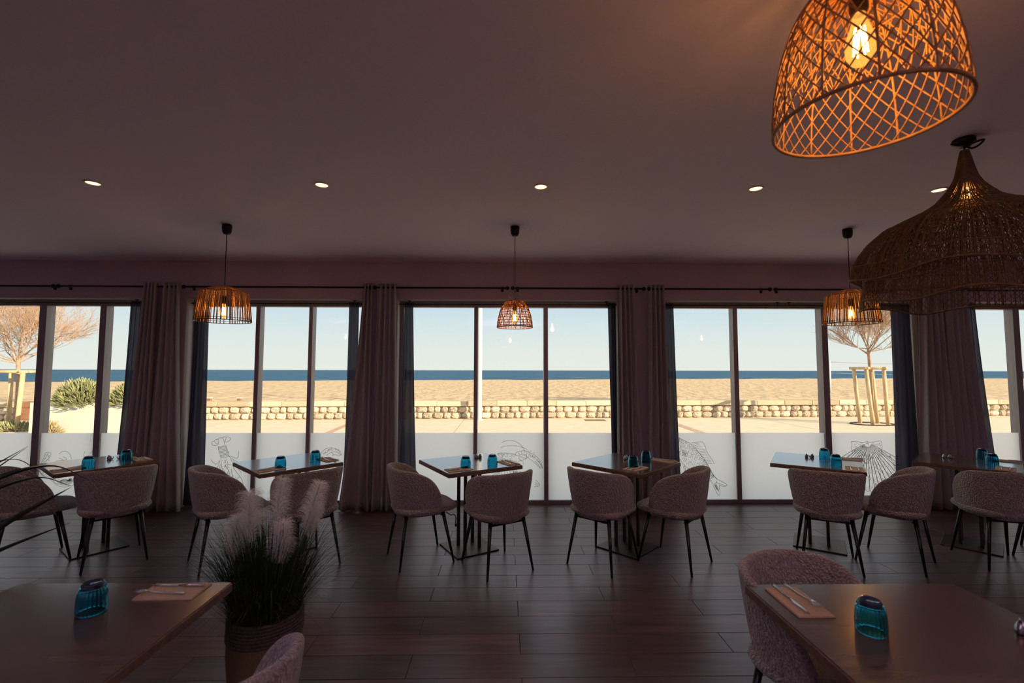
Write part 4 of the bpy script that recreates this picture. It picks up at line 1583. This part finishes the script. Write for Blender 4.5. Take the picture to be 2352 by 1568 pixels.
# low stone wall with cap stones
sw = empty('stone_wall', (0, 15.7, GZ))
tag(sw, 'low rubble stone sea wall with flat cap stones', 'wall')
ang = math.atan(.049)
sw.rotation_euler = (0, 0, ang)
X0, X1 = -19.6, 20.0
MB().box(X0, X1, .06, .36, -.02, .42).build('wall_core', 'mortar', sw)
stone_meshes = []
rr = random.Random(21)
for k in range(14):
    n = 10
    v = []
    w, h_, d = 1.0, 1.0, .075
    ring0, ring1, ring2 = [], [], []
    for i in range(n):
        a = 2 * pi * (i + .5) / n
        e = 4.0
        q = 1 / (abs(cos(a)) ** e + abs(sin(a)) ** e) ** (1 / e)
        q *= rr.uniform(.90, 1.04)
        ring0.append((.5 * q * cos(a), .0, .5 * q * sin(a)))
        f = rr.uniform(.88, .97)
        ring1.append((.5 * q * f * cos(a), -d * rr.uniform(.6, .8), .5 * q * f * sin(a)))
        f2 = rr.uniform(.5, .7)
        ring2.append((.5 * q * f2 * cos(a), -d * rr.uniform(.85, 1.25), .5 * q * f2 * sin(a)))
    v = ring0 + ring1 + ring2 + [(0, -d * rr.uniform(.9, 1.3), 0)]
    fs = []
    for i in range(n):
        j = (i + 1) % n
        fs += [(i, j, n + j, n + i), (n + i, n + j, 2 * n + j, 2 * n + i), (2 * n + i, 2 * n + j, 3 * n)]
    stone_meshes.append(MB().add(v, fs).mesh('stone', 'stone'))
for row in (0, 1):
    x = X0 + (.1 if row else 0)
    while x < X1 - .2:
        w = rr.uniform(.19, .40)
        o = link('stone', rr.choice(stone_meshes), sw, (x + w / 2, .06, .105 + row * .205))
        o.scale = (w * .97, rr.uniform(.8, 1.2), .205 * rr.uniform(.93, 1.0))
        x += w
cap_m = MB().bevel_box(-.496, .496, -.05, .40, .0, .155, .012).mesh('cap_stone', 'cap_stone')
x = X0 + .5
while x < X1:
    link('cap_stone', cap_m, sw, (x - .69 + .05, 0, .425 + rr.uniform(-.004, .004)))
    x += 1.0

# sand rising to the crest of the beach, then the sea


def crest(x):
    return 58 + .30 * max(-60, min(60, x)) * .9


mb = MB()
nx_, ny_ = 120, 60
v, fs = [], []
for j in range(ny_ + 1):
    t = (j / ny_) ** 1.5
    for i in range(nx_ + 1):
        xx = -160 + 320 * i / nx_
        y0 = wall_y(max(-24, min(24, xx))) + .33
        yc = crest(xx)
        yy = y0 + (yc + 8 - y0) * t
        z = .40 + .03 * sin(xx * 1.3 + yy) + .03 * sin(yy * 1.1 - xx * .7) + rr.uniform(-.02, .02)
        if t < .02:
            z = .40
        if yy > yc:
            z = .40 - (yy - yc) * .22
        v.append((xx, yy, z))
for j in range(ny_):
    for i in range(nx_):
        a = j * (nx_ + 1) + i
        fs.append((a, a + 1, a + nx_ + 2, a + nx_ + 1))
tag(MB().add(v, fs).build('beach_sand', 'sand', None, True), 'pale rippled beach sand stretching to the water', 'sand', kind='stuff')
tag(MB().add([(-9000, 20, -1.15), (9000, 20, -1.15), (9000, 15000, -1.15), (-9000, 15000, -1.15)], [(0, 1, 2, 3)]).build('sea_water', 'sea'), 'dark blue sea with small white caps up to the horizon', 'sea', kind='stuff')

# flag pole
fp = empty('flag_pole', (-.80, 15.25, GZ))
tag(fp, 'tall white pole standing against the stone wall', 'pole')
MB().lathe([(.075, 0), (.075, 1.0), (.072, 6.5), (.05, 7.0), (.001, 7.02)], 20).build('shaft', 'white_metal', fp, True)
MB().lathe([(.12, 0), (.12, .015), (.08, .02)], 20).build('base_plate', 'white_metal', fp, True)

# volleyball post with its net line
vp = empty('net_post', (17.6, 25.0, .40))
tag(vp, 'thin white sports net post with a sagging line on the sand', 'post')
MB().tube([(0, 0, -.1), (.03, 0, 1.72)], .06, 10).build('post', 'white_metal', vp, True)
MB().tube([(0.03 + 8 * i / 12, 0, 1.66 - .10 * sin(pi * i / 12)) for i in range(13)], .012, 5).build('line', 'mortar', vp, True)
for k in range(3):
    MB().tube([(0.03 + 8 * i / 12, 0, 1.35 - .28 * k - .08 * sin(pi * i / 12)) for i in range(13)], .004, 4).build('line', 'white_metal', vp, True)
for bx_, lab in ((-10.95, 'short dark post on the sand nearer the curtain edge'), (-9.85, 'short dark post on the sand nearer the window mullion')):
    b = empty('short_post', (bx_, 17.6, .40))
    tag(b, lab, 'post')
    MB().box(-.06, .06, -.06, .06, -.05, .12).build('shaft', 'corten', b)
    MB().box(-.07, .07, -.07, .07, .12, .15).build('cap', 'white_wall', b)


# ------------------------------------------------------------------ staked young trees
def young_tree(x, y, trunk_h, crown_r, crown_h, label, seed, stakes, bar_z):
    q = random.Random(seed)
    t = empty('young_tree', (x, y, GZ))
    tag(t, label, 'tree')
    MB().tube(spline([(0, 0, -.05), (.02, .01, trunk_h * .5), (-.02, 0, trunk_h)], 6), [.055, .053, .052, .051, .05, .049, .048, .047, .047, .046, .046, .045, .045], 10).build('trunk', 'bark', t, True)
    br, tw = MB(), MB()

    def grow(p, d, length, rad_, lvl):
        pts = [p]
        dd = d.copy()
        for i in range(4):
            dd = (dd + Vector((q.uniform(-.18, .18), q.uniform(-.18, .18), q.uniform(-.02, .14)))).normalized()
            pts.append(pts[-1] + dd * length / 4)
        rs = [rad_ * (1 - .13 * i) for i in range(5)]
        (br if lvl < 2 else tw).tube(pts, rs, 6 if lvl < 2 else 4, cap=False)
        if lvl >= 4:
            return
        nchild = (0, 9, 7, 5)[lvl]
        for c in range(nchild):
            f = q.uniform(.3, 1.0)
            i = min(int(f * 4), 3)
            pp = pts[i].lerp(pts[i + 1], f * 4 - i)
            nd_ = (dd + Vector((q.uniform(-.95, .95), q.uniform(-.95, .95), q.uniform(-.45, .75)))).normalized()
            grow(pp, nd_, length * q.uniform(.48, .72), rad_ * .50, lvl + 1)
    for k in range(15):
        a = 2 * pi * k / 15 + q.uniform(-.2, .2)
        el = q.uniform(-.05, 1.35)
        d = Vector((cos(a) * cos(el), sin(a) * cos(el), sin(el)))
        L_ = crown_r * .72 * cos(el) + crown_h * .62 * sin(max(el, 0))
        grow(Vector((-.02, 0, trunk_h - q.uniform(0, .22))), d, max(L_, .3), .016, 1)
    br.build('branches', 'bark', t, True)
    tag(tw.build('twigs', 'twig', t, True), kind='stuff')
    # stakes
    s = empty('tree_stakes', (x, y, GZ))
    tag(s, 'pale timber stakes with top rails around the ' + label.split(' with')[0] + ' ' + label.split('twigs ')[1], 'stakes')
    tops = []
    for (bx_, by_, tx_, ty_) in stakes:
        MB().tube([(bx_, by_, -.03), (tx_, ty_, bar_z + .03)], .052, 12).build('stake', 'stake_wood', s, True)
        tops.append((tx_, ty_))
    for i in range(len(tops)):
        a, b = Vector((*tops[i], bar_z)), Vector((*tops[(i + 1) % len(tops)], bar_z))
        dv = (b - a).normalized() * .11
        MB().tube([a - dv, b + dv], .042, 10).build('rail', 'stake_wood', s, True)
    MB().tube([(.6 * cos(k / 16 * 2 * pi), .45 * sin(k / 16 * 2 * pi), .0) for k in range(16)], .03, 6, closed=True).build('soil_ring', 'soil', s, True)


young_tree(11.14, 14.03, 2.28, 1.05, 1.45, 'bare young tree with grey twigs beyond the scallop window', 4,
           [(-.13, .32, -.30, .28), (-.22, -.30, -.35, -.28), (.34, .22, .24, .24), (.28, -.24, .22, -.24)], 1.69)
young_tree(-13.05, 12.75, 1.95, 1.35, 1.45, 'bare young tree with ruddy twigs by the planter wall', 9,
           [(-.42, .25, -.40, .22), (-.40, -.30, -.42, -.25), (.36, -.30, .36, -.22), (.36, .25, .34, .22)], 1.55)

# ------------------------------------------------------------------ white planter wall with succulents
pw = empty('planter_wall', (-10.0, 11.9, GZ))
tag(pw, 'smooth white planter wall at the edge of the promenade', 'planter')
MB().box(-1.55, 1.55, -.28, .55, -.02, .80).build('wall_block', 'white_wall', pw)
MB().box(-1.5, 1.5, -.22, .5, .80, .83).build('soil', 'soil', pw)


def bush(name, label, x, y, z, rx, ry, rz, n, seed, mat, leaf=(.07, .16)):
    q = random.Random(seed)
    b = empty(name, (x, y, z))
    tag(b, label, 'bush', None)
    mb = MB()
    for k in range(n):
        a, e = q.uniform(0, 2 * pi), q.uniform(-.35, 1.5)
        rad_ = q.uniform(.55, 1.0)
        p = Vector((rx * rad_ * cos(a) * cos(e), ry * rad_ * sin(a) * cos(e), rz * rad_ * sin(e)))
        d = Vector((p.x / rx, p.y / ry, p.z / rz + .5)).normalized() + Vector((q.uniform(-.4, .4), q.uniform(-.4, .4), q.uniform(-.2, .5)))
        d.normalize()
        L_ = q.uniform(*leaf)
        mb.tube([p, p + d * L_ * .5, p + d * L_], [.012, .014, .002], 4)
    tag(mb.build('foliage', mat, b, False), kind='stuff')
    mb = MB()
    for k in range(9):
        a = q.uniform(0, 2 * pi)
        mb.tube([(0, 0, 0), (rx * .5 * cos(a), ry * .5 * sin(a), rz * .3), (rx * .85 * cos(a), ry * .85 * sin(a), rz * q.uniform(-.1, .6))], [.02, .014, .008], 5)
    mb.build('stems', 'bark', b)


bush('succulent_bush', 'wide grey-green succulent bush trailing over the white planter wall', -10.45, 11.75, .80, .58, .30, .48, 1500, 2, 'succulent')
bush('succulent_bush', 'smaller rounded succulent bush on the planter wall by the sheer curtain', -9.25, 11.75, .80, .42, .28, .42, 1000, 3, 'succulent')
bush('dry_shrub', 'small dry shrub at the foot of the white planter wall', -10.75, 11.35, .02, .22, .15, .30, 160, 5, 'dry_bush', (.06, .12))

# ------------------------------------------------------------------ rusty bench-like planter behind the staked tree
cp = empty('rusty_planter', (-13.15, 14.6, GZ))
tag(cp, 'rust-brown panelled box planter behind the staked tree', 'planter')
for k in range(3):
    MB().bevel_box(-1.6, 1.25, -.25, .25, .10 + k * .18, .265 + k * .18, .01).build('panel', 'corten', cp)
MB().box(-1.58, 1.23, -.23, .23, -.02, .60).build('liner', 'mortar', cp)
bush('low_plants', 'low dark plants around the feet of the tree stakes', -12.95, 12.6, .0, .75, .42, .16, 500, 6, 'succulent', (.05, .1))
